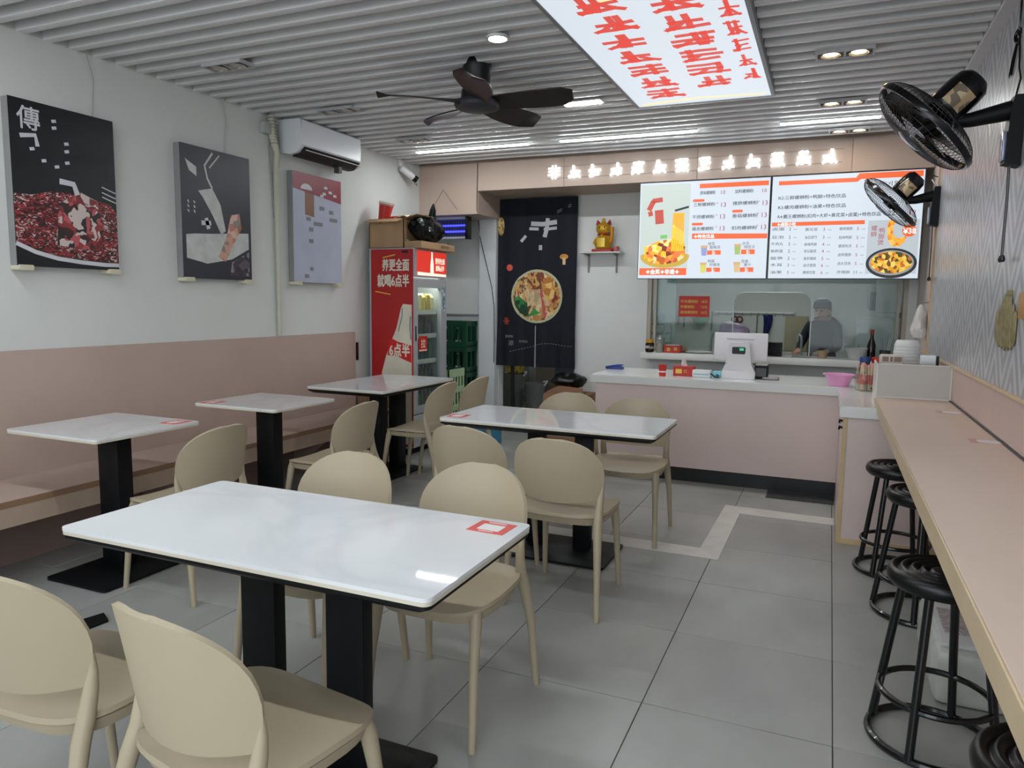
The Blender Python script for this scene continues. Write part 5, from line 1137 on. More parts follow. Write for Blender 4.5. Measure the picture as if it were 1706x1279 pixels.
MB().box(XR - .02, XR - .006, 3.60, 3.66, 1.45, 1.475, bev=.003).build('hook_plate', OY, orn)
tag(MB().box(XR - .024, XR - .006, 3.05, 3.40, 1.36, 1.46, bev=.003).build('wood_plaque', mat('plaque_wood', '#b98a4e', .5, var=.15, scale=12)), 'small wooden plaque at the right edge of the photo', 'plaque')
wbag = thing('hanging_bag', 'white translucent plastic bag hanging at the end of the wallpaper', 'bag', (XR - .05, 6.33, 1.15))
NA = 16; grid = []
for i in range(9):
    u = i / 8; R = (.010 + .045 * math.sin(min(1, u * 1.5) * PI / 2) * (1 - .35 * max(0, u - .8) / .2)) * (1 + .12 * math.sin(9 * u))
    grid.append([(XR - .065 + R * .9 * math.cos(2 * PI * j / NA) * (1 + .2 * math.sin(3 * j + 4 * u)), 6.33 + R * 1.1 * math.sin(2 * PI * j / NA) * (1 + .2 * math.sin(5 * j + 7 * u)), 1.42 - .25 * u) for j in range(NA)])
MB().shell(grid, .002, wrap=True).build('bag_body', mat('bag_white', '#d8d2ce', .35, var=.1, scale=18, bump=.5, bscale=20, alpha=.9), wbag); MB().tube([(XR - .012, 6.33, 1.435), (XR - .065, 6.33, 1.43)], .004, 6).build('hook', GREYM, wbag)
# ================================================================== things on the counter
Zc = .8215
def at(o, *a, **k): return tag(o, *a, **k)
cl = thing('blue_clip', 'dark blue plastic clip lying at the left end of the counter', 'clip', (-1.70, 6.28, Zc))
MB().box(-1.80, -1.64, 6.26, 6.30, Zc, Zc + .022, bev=.006).build('lower_jaw', mat('clip_blue', '#1d3a86', .35), cl); MB().prism([(-1.80, Zc + .022), (-1.66, Zc + .024), (-1.64, Zc + .045), (-1.70, Zc + .042)], 6.262, 6.298, 'y').build('upper_jaw', mat('clip_blue', '#1d3a86', .35), cl)
rc = thing('red_cup', 'red paper cup with white print on the counter', 'cup', (-1.215, 5.88, Zc))
MB().lathe([(.026, 0), (.033, .088), (.035, .090), (.031, .090), (.024, .004)], (-1.215, 5.88, Zc), 20).build('cup_body', mat('cup_red2', '#c93029', .4), rc); MB().lathe([(.0295, .03), (.0303, .042)], (-1.215, 5.88, Zc), 20, caps=False).build('white_print', STW, rc)
tb = thing('tissue_box', 'red tissue box with a white tissue standing up on the counter', 'tissue box', (-1.05, 6.0, Zc))
MB().box(-1.145, -.985, 5.96, 6.08, Zc, Zc + .078, bev=.003, seg=1).build('box_body', mat('tissue_red', '#b5271f', .4, var=.05), tb)
MB().shell([[(-1.07 + .05 * (j / 4 - .5) * (1 - .5 * i / 4), 6.02 + .012 * math.sin(j * 2 + i), Zc + .078 + .075 * i / 4 * (1 - .25 * abs(j / 4 - .4))) for j in range(5)] for i in range(5)], .002).build('tissue', mat('tissue_white', '#e4dedd', .8), tb)
b = MB(); b.flat(rr(-1.125, -1.075, Zc + .02, Zc + .056, .006, 3), (0, 5.9598, 0), th=.0006); b.text('红', .03, (-1.045, 5.9595, Zc + .04)); b.build('print', GOLD, tb)
wx = thing('white_carton', 'white flat carton on the counter between tissue box and till', 'box', (-.91, 5.97, Zc))
MB().box(-.985, -.845, 5.92, 6.02, Zc, Zc + .055, bev=.004).build('carton_body', mat('carton_white', '#d5dadb', .5), wx); MB().box(-.975, -.855, 5.919, 5.92, Zc + .02, Zc + .03).build('blue_line', mat('carton_blue', '#8fb0c0', .5), wx)
at(MB().box(-.835, -.765, 5.96, 6.03, Zc, Zc + .05, bev=.01).build('turquoise_box', mat('turquoise', '#7fc6d6', .4, var=.05)), 'small turquoise packet beside the white till', 'packet')
at(MB().tube([(-.85, 5.93, Zc + .035), (-.82, 5.915, Zc + .02), (-.80, 5.92, Zc + .006), (-.775, 5.915, Zc + .02), (-.79, 5.90, Zc + .03), (-.81, 5.905, Zc + .008), (-.77, 5.90, Zc + .006)], .005, 6).build('black_cable', BLACKP), 'tangled black cable in front of the turquoise packet', 'cable')
ps = thing('cash_register', 'white touch-screen till seen from the back on the counter', 'till', (-.64, 6.0, Zc))
PW = mat('till_white', '#d6d3d6', .35, var=.01)
b = MB(); b.prism([(-.765, Zc), (-.515, Zc), (-.512, Zc + .05), (-.545, Zc + .12), (-.565, Zc + .27), (-.575, Zc + .285), (-.705, Zc + .285), (-.715, Zc + .27), (-.735, Zc + .12), (-.766, Zc + .05)], 5.955, 6.06, 'y'); stand = b.build('stand', PW, ps)
MB().prism([(5.945, Zc), (6.02, Zc), (6.06, Zc + .10), (5.95, Zc + .055)], -.755, -.525, 'x').build('foot_bulge', PW, ps)
MB().rrect(-.69, -.59, Zc + .195, Zc + .250, .010, 5.9525, 5.9555, 'y', 3).build('customer_display', mat('display_dark', '#23252b', .15, var=.3, scale=40), stand)
MB().box(-.635, -.602, 5.9515, 5.9525, Zc + .222, Zc + .242).build('green_readout', lamp_mat('readout_green', (.05, .45, .22), .7), stand)
MB().box(-.845, -.435, 6.065, 6.095, 0, .215, bev=.008).move(lambda v: Vector((v.x, v.y + .10 * (v.z - .1), v.z + Zc + .140))).build('screen', PW, ps)
MB().box(-.745, -.535, 6.058, 6.066, Zc + .30, Zc + .312).build('vent_line', mat('till_line_grey', '#b5b2b8', .4), ps)  # thin line slightly darker than the till casing
pr_ = thing('receipt_printer', 'small black receipt printer beside the white till', 'printer', (-.47, 6.09, Zc))
MB().box(-.525, -.425, 6.04, 6.17, Zc, Zc + .105, bev=.006).build('body', BLACKM, pr_); MB().box(-.52, -.43, 6.042, 6.168, Zc + .105, Zc + .113, bev=.003, seg=1).build('cover', mat('printer_cover', '#b8b4ae', .4), pr_); MB().box(-.515, -.435, 6.036, 6.04, Zc + .02, Zc + .085).build('paper_slot', mat('printer_panel', '#3b3f42', .3), pr_)
at(MB().box(-.46, -.34, 6.0, 6.09, Zc, Zc + .018, bev=.005).build('card_reader', mat('grey_pad', '#8d898c', .4, var=.15, scale=20)), 'flat grey payment pad lying right of the till', 'payment pad')
pk = thing('pink_basin', 'translucent bright pink plastic basin on the counter', 'basin', (.085, 5.84, Zc))
PK = mat('pink_translucent', '#ffbfe8', .3, var=.02, trans=.25, alpha=.88)
MB().lathe([(.066, 0), (.095, .078), (.105, .082), (.105, .087), (.090, .084), (.062, .004)], (.085, 5.84, Zc), 28).build('bowl', PK, pk); MB().lathe([(.112, .080), (.112, .086), (.104, .087)], (.085, 5.84, Zc), 28, caps=False).build('rim', PK, pk)
sj = thing('straw_jar', 'clear jar packed with red-tipped wrapped chopsticks on the counter', 'jar', (.245, 5.60, Zc))
MB().lathe([(.058, 0), (.062, .01), (.062, .12), (.056, .135), (.053, .135), (.059, .12), (.059, .012), (.054, .004)], (.245, 5.60, Zc), 24).build('jar_glass', glass('jar_glass', (.97, .98, .97), .05, .03), sj)
CK = mat('chopstick_wrap', '#d9c3a2', .5, var=.08); CKR = mat('chopstick_red', '#d2553f', .5, var=.1); CKP = mat('chopstick_pink', '#e8b3ae', .5, var=.1)
rn = random.Random(3)
for k in range(34):
    a = rn.uniform(0, 2 * PI); r = .050 * math.sqrt(rn.random()); x, y = .245 + r * math.cos(a), 5.60 + r * math.sin(a); dx, dy = rn.uniform(-.012, .012), rn.uniform(-.012, .012); h = rn.uniform(.165, .19)
    cs = MB().tube([(x, y, Zc + .006), (x + dx, y + dy, Zc + h)], .0042, 6).build('chopstick', CK, sj)
    MB().tube([(x + dx * .25, y + dy * .25, Zc + .25 * h), (x + dx * .62, y + dy * .62, Zc + .62 * h)], .0048, 6).build('red_sleeve', CKR, cs); MB().tube([(x + dx * .95, y + dy * .95, Zc + .95 * h), (x + dx * 1.02, y + dy * 1.02, Zc + 1.02 * h)], .0055, 6).build('pink_tip', CKP, cs)
at(MB().tube([(.282, 5.52, Zc + .025), (.33, 5.47, Zc + .010)], .006, 6).build('black_pen', BLACKP), 'black pen leaning at the corner of the grey screen', 'pen')
# behind the grey screen
cs_ = thing('bowl_stack', 'tall stack of white foam bowls behind the grey screen', 'bowls', (.475, 5.45, Zc))
prof = [(.092, 0), (.092, .02)]
for k in range(14): prof += [(.090 - .0012 * k, .03 + .022 * k), (.0925 - .0012 * k, .036 + .022 * k), (.0925 - .0012 * k, .044 + .022 * k)]
b = MB().lathe(prof + [(.066, .355), (.060, .362), (0, .362)], (.475, 5.45, Zc), 28); b.build('bowls', mat('foam_white', '#d9dbdb', .6, var=.02), cs_)
nb = thing('napkin_box', 'white box with brown windows behind the grey screen', 'box', (.36, 5.22, Zc))
MB().box(.305, .435, 5.16, 5.28, Zc, 1.098, bev=.012).build('box_body', mat('napkin_cream', '#cfc3b6', .5), nb)
for x0, x1 in ((.318, .352), (.362, .376), (.384, .425)): MB().box(x0, x1, 5.157, 5.16, 1.058, 1.088).build('window', mat('napkin_brown', '#8a7468', .4), nb)
mb_ = thing('metal_holder', 'small brushed metal napkin holder behind the grey screen by the wall', 'holder', (.57, 5.2, Zc))
b = MB(); b.box(.525, .61, 5.15, 5.155, Zc, 1.10); b.box(.525, .61, 5.245, 5.25, Zc, 1.10); b.box(.525, .61, 5.15, 5.25, 1.10, 1.106); b.build('shell', STEEL, mb_); MB().box(.535, .60, 5.156, 5.244, Zc, 1.08).build('napkins', mat('napkin_white', '#d8d4d2', .8), mb_); MB().box(.618, .632, 5.18, 5.21, Zc, 1.10).build('divider', BLACKP, mb_)
for (x, y, c, nm, lab) in ((.27, 6.3, '#1f3f7a', 'blue_lid_jar', 'jar with dark blue lid behind the grey screen'), (.355, 6.32, '#b3211f', 'red_lid_jar', 'jar with red lid behind the grey screen')):
    t = thing(nm, lab, 'jar', (x, y, Zc)); MB().lathe([(.036, 0), (.038, .14), (.034, .15)], (x, y, Zc), 18).build('jar_body', mat('jar_brown', '#4a3226', .3), t); MB().lathe([(.040, .15), (.040, .185), (.036, .188)], (x, y, Zc), 18).build('lid', mat('lid' + c, c, .4), t)
# ================================================================== things on the window sill
Zs = .9375
j1 = thing('sauce_jar', 'brown sauce jar with yellow lid at the left end of the sill', 'jar', (-1.575, 6.99, Zs)); MB().lathe([(.038, 0), (.042, .01), (.042, .08), (.036, .09)], (-1.575, 6.99, Zs), 20).build('jar_body', mat('sauce_brown', '#2a1712', .2), j1); MB().lathe([(.037, .09), (.038, .12), (.034, .123)], (-1.575, 6.99, Zs), 20).build('lid', mat('lid_yellow', '#d09a2a', .4), j1); MB().lathe([(.0425, .035), (.0425, .06)], (-1.575, 6.99, Zs), 20, caps=False).build('label', speckle('jar_label', ('#c9c2bc', '#8d8682', '#e0dcd6', '#3a2a24'), 90, .5), j1)
j2 = thing('glass_jar', 'clear glass jar with metal spoon on the sill beside the sauce jar', 'jar', (-1.48, 7.0, Zs)); MB().lathe([(.040, 0), (.043, .012), (.043, .10), (.034, .118), (.034, .128), (.031, .128), (.031, .116), (.040, .10), (.040, .012)], (-1.48, 7.0, Zs), 20).build('jar_glass', glass('jar_glass2', (.90, .90, .84), .18, .05), j2); MB().lathe([(.037, .004), (.037, .085), (0, .088)], (-1.48, 7.0, Zs), 18, caps=False).build('contents', mat('spice_tan', '#8d7f63', .7, var=.2, scale=60), j2); MB().lathe([(.036, .128), (.036, .142), (.01, .146), (.01, .158), (0, .16)], (-1.48, 7.0, Zs), 18, caps=False).build('lid', STEEL, j2); MB().tube([(-1.45, 7.0, Zs + .10), (-1.435, 7.0, Zs + .20)], .004, 6).build('spoon', STEEL, j2)
j3 = thing('tissue_box', 'red tissue box lying on the window sill', 'tissue box', (-1.36, 7.0, Zs)); MB().box(-1.435, -1.28, 6.965, 7.06, Zs, Zs + .072, bev=.003, seg=1).build('box_body', mat('tissue_red', '#b5271f', .4), j3); b = MB(); b.text('✿', .05, (-1.39, 6.9645, Zs + .035)); b.text('福', .035, (-1.325, 6.9645, Zs + .04)); b.build('print', GOLD, j3); MB().box(-1.42, -1.295, 6.975, 7.05, Zs + .072, Zs + .075).build('top_slit', STW, j3)
at(MB().lathe([(.085, 0), (.095, .02), (.07, .055), (0, .07)], (-1.34, 7.165, Zs), 20, caps=False).build('bread_basket', mat('basket_tan', '#9a7f5f', .8, var=.2, scale=25)), 'tan basket behind the red tissue box on the sill', 'basket')
at(MB().lathe([(.05, 0), (.12, .012), (.125, .016), (.05, .008)], (-1.13, 7.09, Zs), 24).build('white_plate', WPLA), 'shallow white plate on the sill left of the till', 'plate')
at(MB().lathe([(.03, 0), (.055, .014), (.05, .018)], (-.95, 7.02, Zs), 20).build('white_saucer', WPLA), 'small white saucer on the sill behind the till', 'saucer')
for k in range(9):
    z = Zs + .014 * k; at(MB().box(-.565, -.385, 7.06, 7.20, z, z + .0125, bev=.003, seg=1).build('black_tray', BLACKP), 'black plastic tray, number %s from the bottom of the stack right of the till' % ('one', 'two', 'three', 'four', 'five', 'six', 'seven', 'eight', 'nine')[k], 'tray', group='stacked black trays')
sb = thing('soy_bottle', 'dark soy sauce bottle with red cap on the sill', 'bottle', (.345, 7.10, Zs)); MB().lathe([(.032, 0), (.034, .01), (.034, .13), (.014, .19), (.013, .235), (0, .237)], (.345, 7.10, Zs), 20).build('glass', mat('soy_dark', '#180c0a', .12), sb); MB().lathe([(.0155, .225), (.0155, .262), (0, .264)], (.345, 7.10, Zs), 16, caps=False).build('cap', mat('cap_red', '#8f1f1c', .4), sb)
at(MB().lathe([(.05, 0), (.095, .095), (.10, .10), (.09, .095), (.046, .006)], (.225, 7.07, Zs), 24).build('white_bowl', mat('bowl_white', '#ccd0ce', .35, var=.02)), 'deep white bowl on the sill beside the soy bottle', 'bowl')
ub = thing('utensil_holder', 'dark utensil holder behind the foam bowls', 'holder', (.45, 7.05, Zs)); MB().lathe([(.04, 0), (.045, .09), (.04, .09), (.036, .01)], (.45, 7.05, Zs), 16).build('cup', mat('holder_dark', '#3a3d40', .4), ub)
for k in range(5): MB().tube([(.44 + .006 * k, 7.05, Zs + .02), (.42 + .02 * k, 7.04 + .01 * (k % 2), Zs + .19 + .012 * (k % 3))], .004, 6).build('utensil', GREYM, ub)
at(MB().lathe([(.035, 0), (.04, .06), (.036, .065), (.03, .005)], (-.045, 7.07, Zs), 18).build('tan_cup', mat('cup_tan', '#b39a7d', .5, var=.05)), 'small tan cup on the sill under the arched opening', 'cup')
at(MB().box(-.30, -.15, 7.03, 7.13, Zs, Zs + .012, bev=.004).build('folded_cloth', mat('cloth_grey', '#a8a6a0', .9, var=.2, scale=25)), 'folded grey cloth on the sill under the faucet', 'cloth')
# ================================================================== kitchen behind the glass
kc = thing('prep_counter', 'stainless steel prep counter just inside the kitchen window', 'counter', (-.5, 7.6, 0))
MB().box(-1.60, .55, 7.36, 7.85, .86, .90, bev=.004).build('worktop', STEEL, kc); MB().box(-1.58, .53, 7.40, 7.82, .10, .86).build('cabinet_body', STEEL, kc)
def faucet(x, y, lab, f=1):
    t = thing('faucet', lab, 'faucet', (x, y, .90)); MB().tube([(x, y, .90), (x, y, 1.06), (x + .015 * f, y, 1.11), (x + .05 * f, y, 1.125), (x + .085 * f, y, 1.10), (x + .09 * f, y, 1.05)], .011, 8).build('spout', STEEL, t); MB().lathe([(.025, 0), (.022, .02)], (x, y, .90), 14).build('base', STEEL, t); MB().tube([(x, y, .97), (x - .03 * f, y, .985)], .006, 6).build('lever', STEEL, t)
faucet(-.24, 7.62, 'tall steel faucet seen through the arched opening', -.4); faucet(-1.09, 7.62, 'curved steel faucet behind the glass left of the till')
tw = thing('bowl_bag', 'lavender plastic bag of stacked bowls behind the till', 'bag', (-.85, 7.5, .90))
grid = []
for i in range(9):
    th = PI * (.03 + .94 * i / 8); grid.append([(-.86 + .145 * abs(math.cos(a)) ** .6 * math.copysign(1, math.cos(a)) * math.sin(th) ** .6 * (1 + .05 * math.sin(9 * a)), 7.52 + .10 * math.sin(a) * math.sin(th) ** .6, 1.12 + .105 * math.copysign(abs(math.cos(th)) ** .7, math.cos(th)) - .10 * (math.cos(a) * .145)) for a in [2 * PI * j / 24 for j in range(24)]])
MB().shell(grid[::-1], .003, wrap=True).build('bag_body', mat('bag_lavender', '#b3a4bd', .35, var=.25, scale=14, bump=.6, bscale=20), tw); MB().box(-.93, -.79, 7.46, 7.58, .90, 1.03, bev=.02).build('bowls', mat('bag_pinkish', '#b79ab5', .4), tw); MB().ring((-.93, 7.42, 1.03), .035, .006, 18, 6, (0, 1, .3)).build('handle_loop', mat('bag_lavender', '#b3a4bd', .35), tw)
# back run
bkc = thing('kitchen_worktop', 'pale worktop along the back wall of the kitchen', 'counter', (-.6, 9.4, 0)); MB().box(-2.0, .65, 9.05, 9.655, .80, .84).build('worktop', mat('kw_top', '#b9bdb9', .4), bkc); MB().box(-1.98, .63, 9.10, 9.65, .05, .80).build('cabinet_body', mat('kw_body', '#9aa09e', .5), bkc)
hr = thing('hook_rail', 'white hook rail on the kitchen back wall', 'rail', (-.75, 9.63, 1.30)); MB().box(-1.35, -.40, 9.63, 9.655, 1.295, 1.318).build('rail', WPLA, hr)
for k in range(10): MB().tube([(-1.30 + .097 * k, 9.63, 1.30), (-1.30 + .097 * k, 9.60, 1.285), (-1.30 + .097 * k, 9.60, 1.27), (-1.30 + .097 * k, 9.615, 1.262)], .004, 5).build('hook', GREYM, hr)
scs = thing('scissors', 'scissors with dark red handles hanging on the hook rail', 'scissors', (-1.07, 9.60, 1.12)); 
for dx in (-.028, .028): MB().ring((-1.07 + dx, 9.60, 1.215), .036, .010, 16, 6, (0, 1, 0)).build('handle', mat('scissor_red', '#5a1c22', .4), scs); MB().tube([(-1.07 + dx * .6, 9.60, 1.18), (-1.07 - dx * .3, 9.60, 1.06)], [.009, .003], 6).build('blade', STEEL, scs)
at(MB().shell([[(-.71 + (.055 - .03 * i / 5) * (j / 5 - .5) * 2 + .01 * math.sin(i), 9.60 - .02 * math.sin(j * 1.9 + i), 1.28 - .27 * i / 5) for j in range(6)] for i in range(6)], .014).build('blue_cloth', mat('cloth_navy', '#1d2a5a', .8, var=.2, scale=12)), 'dark blue cloth hanging on the hook rail', 'cloth')
for x, lab in ((-.83, 'ladle hanging on the hook rail beside the blue cloth'),):
    t = thing('ladle', lab, 'ladle', (x, 9.60, .98)); MB().tube([(x, 9.60, 1.28), (x, 9.60, 1.03)], .006, 6).build('handle', mat('handle_brown', '#6a5242', .5), t); MB().ball((x, 9.58, 1.0), (.05, .04, .028), 12, 6).build('bowl', STEEL, t)
for k, x in enumerate((-1.80, -1.73, -1.38)): at(MB().tube([(x, 9.62, 1.31), (x, 9.61, 1.13 - .03 * k)], [.006, .012], 6).build('skimmer', GREYM), ('leftmost', 'second', 'rightmost')[k] + ' of three grey utensils hung left of the hook rail', 'utensil')
at(MB().box(-.50, -.24, 9.56, 9.62, .845, 1.27, bev=.006).build('cutting_board', mat('board_olive', '#9a957c', .6, var=.06)), 'large olive beige board leaning on the kitchen back wall', 'board')
rk = thing('wire_rack', 'dark steel rack of trays on the left of the kitchen', 'rack', (-1.95, 8.6, 0))
for x in (-2.20, -1.74):
    for y in (8.45, 8.85): MB().box(x - .012, x + .012, y - .012, y + .012, 0, 1.17).build('post', GREYM, rk)
for z in (.35, .60, .80, .92, 1.04, 1.15): MB().box(-2.21, -1.73, 8.44, 8.86, z, z + .02).build('shelf', mat('rack_dark', '#4a5254', .4, .5), rk)
at(MB().ball((-1.93, 8.62, 1.255), (.17, .14, .085), 16, 8).build('blue_bag', mat('bag_blue', '#2f6a8a', .4, var=.25, scale=14, bump=.6, bscale=18)), 'blue plastic bag on top of the kitchen rack', 'bag')
at(MB().ball((-1.52, 9.60, 1.24), (.11, .06, .10), 14, 8).build('green_bag', mat('bag_green', '#4f9a6a', .45, var=.2, scale=12, bump=.5)), 'green plastic bag hanging on the kitchen wall right of the red price notice', 'bag')
fz = thing('upright_freezer', 'pale grey upright freezer at the right of the kitchen', 'freezer', (.50, 8.75, 0)); MB().box(.26, .67, 8.55, 9.0, 0, 1.285, bev=.006).build('body', mat('freezer_grey', '#aeb4b2', .4, var=.02), fz); MB().box(.27, .66, 8.538, 8.55, .05, 1.26, bev=.004).build('door', mat('freezer_door', '#b3b9b7', .35), fz); MB().box(.28, .30, 8.52, 8.54, .7, 1.0).build('handle', GREYM, fz)
wh = thing('water_heater', 'white box-shaped water heater on the kitchen wall at right', 'water heater', (.57, 8.85, 1.27)); MB().box(.44, .685, 8.72, 8.98, 1.335, 2.0, bev=.012).build('casing', mat('heater_white', '#b9bbba', .4), wh); MB().tube([(.39, 8.86, 1.36), (.36, 8.86, 1.40), (.36, 8.86, 1.62)], .010, 6).build('pipe', STEEL, wh); MB().box(.385, .44, 8.80, 8.90, 1.36, 1.55).build('valve_box', mat('heater_grey', '#6e7273', .4), wh)
kl = thing('kitchen_lamp', 'white ceiling lamp inside the kitchen', 'lamp', (-.9, 7.95, 2.48)); MB().box(-1.6, -.2, 8.25, 8.45, 2.49, 2.52).build('housing', WPLA, kl); MB().box(-1.58, -.22, 8.27, 8.43, 2.482, 2.49).build('diffuser', lamp_mat('kitchen_glow', (.96, 1, .98), KITCHEN), kl)
kl = thing('kitchen_lamp', 'white ceiling lamp over the passage behind the curtain', 'lamp', (-3.45, 8.3, 2.48)); MB().box(-3.75, -3.15, 8.2, 8.4, 2.49, 2.52).build('housing', WPLA, kl); MB().box(-3.73, -3.17, 8.22, 8.38, 2.482, 2.49).build('diffuser', lamp_mat('passage_glow', (.96, 1, .98), KITCHEN * .45), kl)
at(MB().box(-.30, -.17, 9.61, 9.66, 1.08, 1.17, bev=.008).build('dark_gadget', mat('gadget_purple', '#2a2150', .3)), 'small dark purple device on the kitchen wall beside the cook', 'device')
dg = thing('frying_pan', 'black frying pan hung on the kitchen wall beside the cook', 'pan', (-.10, 9.6, 1.0)); MB().lathe([(.0, 0), (.12, 0), (.14, .03)], (-.02, 9.60, 1.14), 20, axis=(0, -1, 0), caps=False).build('pan_body', BLACKM, dg); MB().tube([(-.02, 9.60, 1.26), (-.02, 9.60, 1.40)], .010, 6).build('handle', BLACKM, dg)
# the cook, one continuous body
def person():
    me = bpy.data.meshes.new('body'); o = bpy.data.objects.new('person', me); COL.objects.link(o)
    J = {'pel': (0, 0, .80), 'waist': (0, .0, .95), 'chest': (0, -.02, 1.10), 'neck': (0, -.03, 1.235), 'head': (0, -.055, 1.31), 'crown': (0, -.06, 1.40),
         'shR': (.155, -.02, 1.18), 'elR': (.215, -.10, .97), 'wrR': (.15, -.27, .925), 'haR': (.12, -.33, .925), 'shL': (-.155, -.02, 1.18), 'elL': (-.20, -.10, .97), 'wrL': (-.13, -.27, .925), 'haL': (-.10, -.33, .925),
         'hiR': (.085, 0, .76), 'knR': (.095, -.01, .43), 'anR': (.095, .02, .08), 'toR': (.10, -.13, .04), 'hiL': (-.085, 0, .76), 'knL': (-.095, -.01, .43), 'anL': (-.095, .02, .08), 'toL': (-.10, -.13, .04)}
    Rd = {'pel': .135, 'waist': .125, 'chest': .14, 'neck': .05, 'head': .075, 'crown': .07, 'shR': .06, 'elR': .042, 'wrR': .028, 'haR': .03, 'hiR': .085, 'knR': .058, 'anR': .04, 'toR': .035}
    names = list(J); idx = {n: i for i, n in enumerate(names)}
    E = [('pel', 'waist'), ('waist', 'chest'), ('chest', 'neck'), ('neck', 'head'), ('head', 'crown'), ('chest', 'shR'), ('shR', 'elR'), ('elR', 'wrR'), ('wrR', 'haR'), ('chest', 'shL'), ('shL', 'elL'), ('elL', 'wrL'), ('wrL', 'haL'), ('pel', 'hiR'), ('hiR', 'knR'), ('knR', 'anR'), ('anR', 'toR'), ('pel', 'hiL'), ('hiL', 'knL'), ('knL', 'anL'), ('anL', 'toL')]
    vs_ = [J[n] for n in names]; ed = [(idx[a], idx[b_]) for a, b_ in E]; rad = [Rd.get(n, Rd.get(n[:-1] + 'R', .05)) for n in names]
    # five short finger chains at each hand
    for sd, h in ((1, 'haR'), (-1, 'haL')):
        hx, hy, hz = J[h]
        for k in range(4):
            a = len(vs_); ox = (k - 1.5) * .016; ln = (.045, .055, .052, .040)[k]
            vs_ += [(hx + ox, hy - .025, hz - .002), (hx + ox * 1.1, hy - .025 - ln * .6, hz - .012), (hx + ox * 1.1, hy - .025 - ln, hz - .030)]; rad += [.009, .008, .007]; ed += [(idx[h], a), (a, a + 1), (a + 1, a + 2)]
        a = len(vs_); vs_ += [(hx - sd * .035, hy + .0, hz), (hx - sd * .05, hy - .03, hz - .01)]; rad += [.010, .008]; ed += [(idx[h], a), (a, a + 1)]
    me.from_pydata(vs_, ed, [])
    md = o.modifiers.new('skin', 'SKIN'); md.use_smooth_shade = True
    for i, sv in enumerate(me.skin_vertices[0].data): sv.radius = (rad[i], rad[i] * (.72 if names[i] in ('pel', 'waist', 'chest') else 1) if i < len(names) else rad[i]); sv.use_root = (i == 0)
    ss = o.modifiers.new('sub', 'SUBSURF'); ss.levels = 2; ss.render_levels = 2
    dg_ = bpy.context.evaluated_depsgraph_get(); ev = bpy.data.meshes.new_from_object(o.evaluated_get(dg_)); o.modifiers.clear(); o.data = ev
    ev.materials.clear()
    for m_ in (mat('skin_tone', '#b98d75', .5, var=.04), mat('navy_jacket', '#1b2530', .8, var=.08), mat('dark_trousers', '#22252a', .8), mat('black_shoes', '#121212', .5)): ev.materials.append(m_)
    for p_ in ev.polygons:
        c = p_.center; p_.use_smooth = True
        p_.material_index = 0 if (c.z > 1.245 or (c.y < -.25 and c.z > .8)) else 1 if c.z > .72 else 2 if c.z > .09 else 3
    return o
ck = person(); ck.location = (-.055, 8.42, 0); ck.rotation_euler = (0, 0, math.radians(-25)); ORG[ck.name] = Vector((0, 0, 0))
tag(ck, 'person in navy jacket and cap working in the kitchen', 'person')
CAP = mat('cap_navy', '#2a3442', .8)
MB().lathe([(.088, 1.375), (.090, 1.40), (.082, 1.44), (.05, 1.465), (0, 1.47)], (0, -.058, 0), 20, caps=False).build('cap', CAP, ck); MB().prism(circ(0, -.058, .088, .088, 14, 180, 360) + [(.07, -.16), (0, -.185), (-.07, -.16)][:0], 1.372, 1.378).build('cap_brim', CAP, ck)
MB().lathe([(.045, 1.465), (.045, 1.48), (.02, 1.485)], (0, -.058, 0), 14).build('cap_top', WPLA, ck)
MB().lathe([(.082, 1.29), (.086, 1.34), (.086, 1.38)], (0, -.045, 0), 20, caps=False).move(lambda v: Vector((v.x, max(v.y, -.05), v.z))).build('hair', mat('hair_black', '#15120f', .6), ck)
for sx in (-1, 1): MB().ball((sx * .028, -.127, 1.345), (.009, .006, .006), 8, 6).build('eye', BLACKP, ck)
MB().tube([(0, -.128, 1.345), (0, -.142, 1.322), (0, -.132, 1.315)], [.007, .011, .009], 8).build('nose', MATS['skin_tone'], ck); MB().tube([(-.022, -.126, 1.288), (0, -.132, 1.287), (.022, -.126, 1.288)], .005, 6).build('mouth', mat('lip', '#8d5248', .5), ck)
for sx in (-1, 1): MB().ball((sx * .078, -.05, 1.335), (.010, .018, .026), 8, 6).build('ear', MATS['skin_tone'], ck)
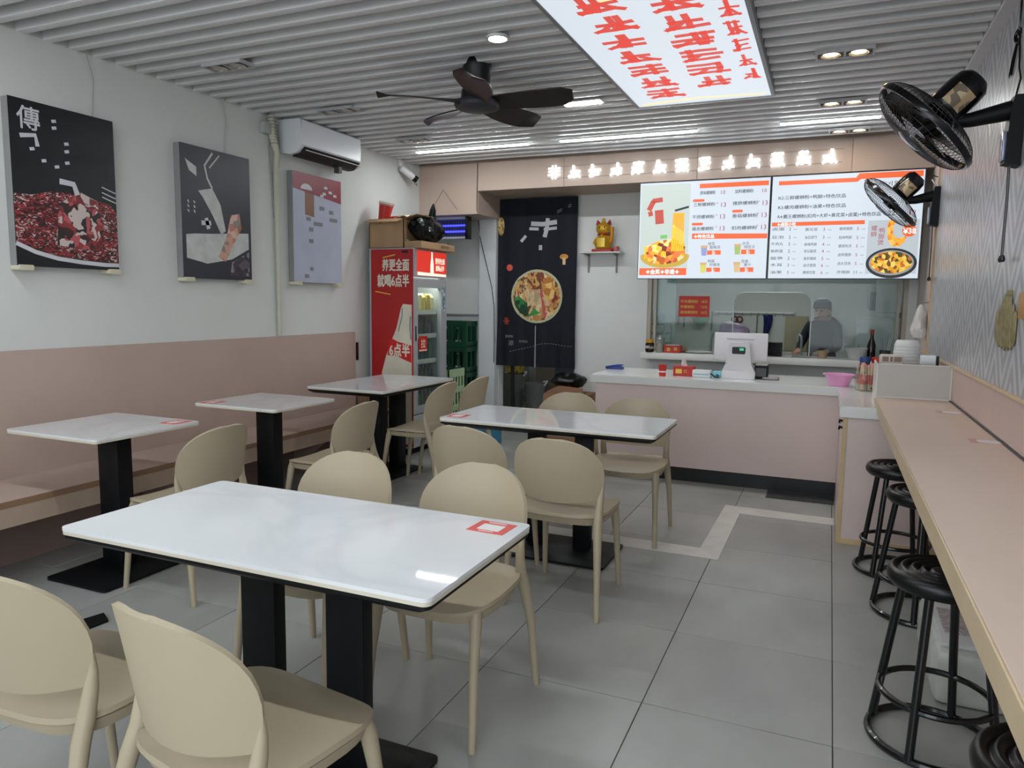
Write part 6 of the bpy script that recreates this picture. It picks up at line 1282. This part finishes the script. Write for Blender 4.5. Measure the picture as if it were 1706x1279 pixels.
MB().shell([[(.135 * math.sin(a), -.015 - .125 * math.cos(a) - .02 * (1 - z), .55 + .55 * z) for a in (-1.1, -.7, -.35, 0, .35, .7, 1.1)] for z in (0, .25, .5, .75, 1)], .004).build('apron', mat('apron_dark', '#1f2833', .8), ck)
tag(MB().tube([(-3.50, 7.16, 2.25), (-3.44, 7.09, 2.05), (-3.37, 7.085, 1.80), (-3.30, 7.085, 1.55), (-3.272, 7.088, 1.35), (-3.268, 7.09, 1.0), (-3.27, 7.09, .75)], .004, 6).build('black_cable', BLACKP), 'thin black cable hanging across the white pilaster left of the curtain', 'cable')
tag(MB().box(-3.87, -3.60, 5.475, 5.615, 0, .60, bev=.003, seg=1).build('cardboard_box', MATS['cardboard_dark']), 'plain cardboard box on the floor between bench end and drinks fridge', 'box')
# ================================================================== under the bar and on the floor
ws = thing('plastic_parcel', 'white wrapped parcel on the floor under the bar behind the stool', 'parcel', (.54, 3.1, 0)); MB().box(.41, .67, 2.86, 3.42, 0, .20, bev=.03).build('wrapped_body', mat('parcel_white', '#bfc1ba', .35, var=.12, scale=10, bump=.5, bscale=18), ws); MB().box(.43, .655, 2.90, 3.38, .20, .215, bev=.004).build('tray', mat('tray_white', '#c8c8c8', .4, var=.05), ws); MB().box(.45, .60, 3.0, 3.22, .215, .225).build('dotted_pad', speckle('dotted_pad', ('#a8a09c', '#b5aeaa', '#989090'), 90, .6), ws); MB().box(.57, .64, 2.93, 3.12, .215, .235, bev=.004).build('grey_packet', mat('packet_grey', '#8f8a8c', .6), ws)
at(MB().box(.45, .67, 3.43, 3.525, 0, .25, bev=.008).build('grey_carton', mat('carton_grey', '#a9adb2', .5, var=.06)), 'light grey carton on the floor under the bar behind the parcel', 'box')
at(MB().prism([(-2.90, 2.03), (-2.80, 2.0), (-2.79, 2.10), (-2.87, 2.14)], 0, .012).build('black_pad', BLACKM), 'small flat black pad on the floor left of the nearest table', 'pad')
at(MB().lathe([(.05, 0), (.055, .03), (.04, .04)], (-3.66, 5.58, .4505), 14).build('black_cup', BLACKP) if False else MB().lathe([(.045, 0), (.05, .035), (.035, .04)], (-3.64, 5.40, .4505), 14).build('black_cup', BLACKP), 'small black cup at the end of the bench seat', 'cup')
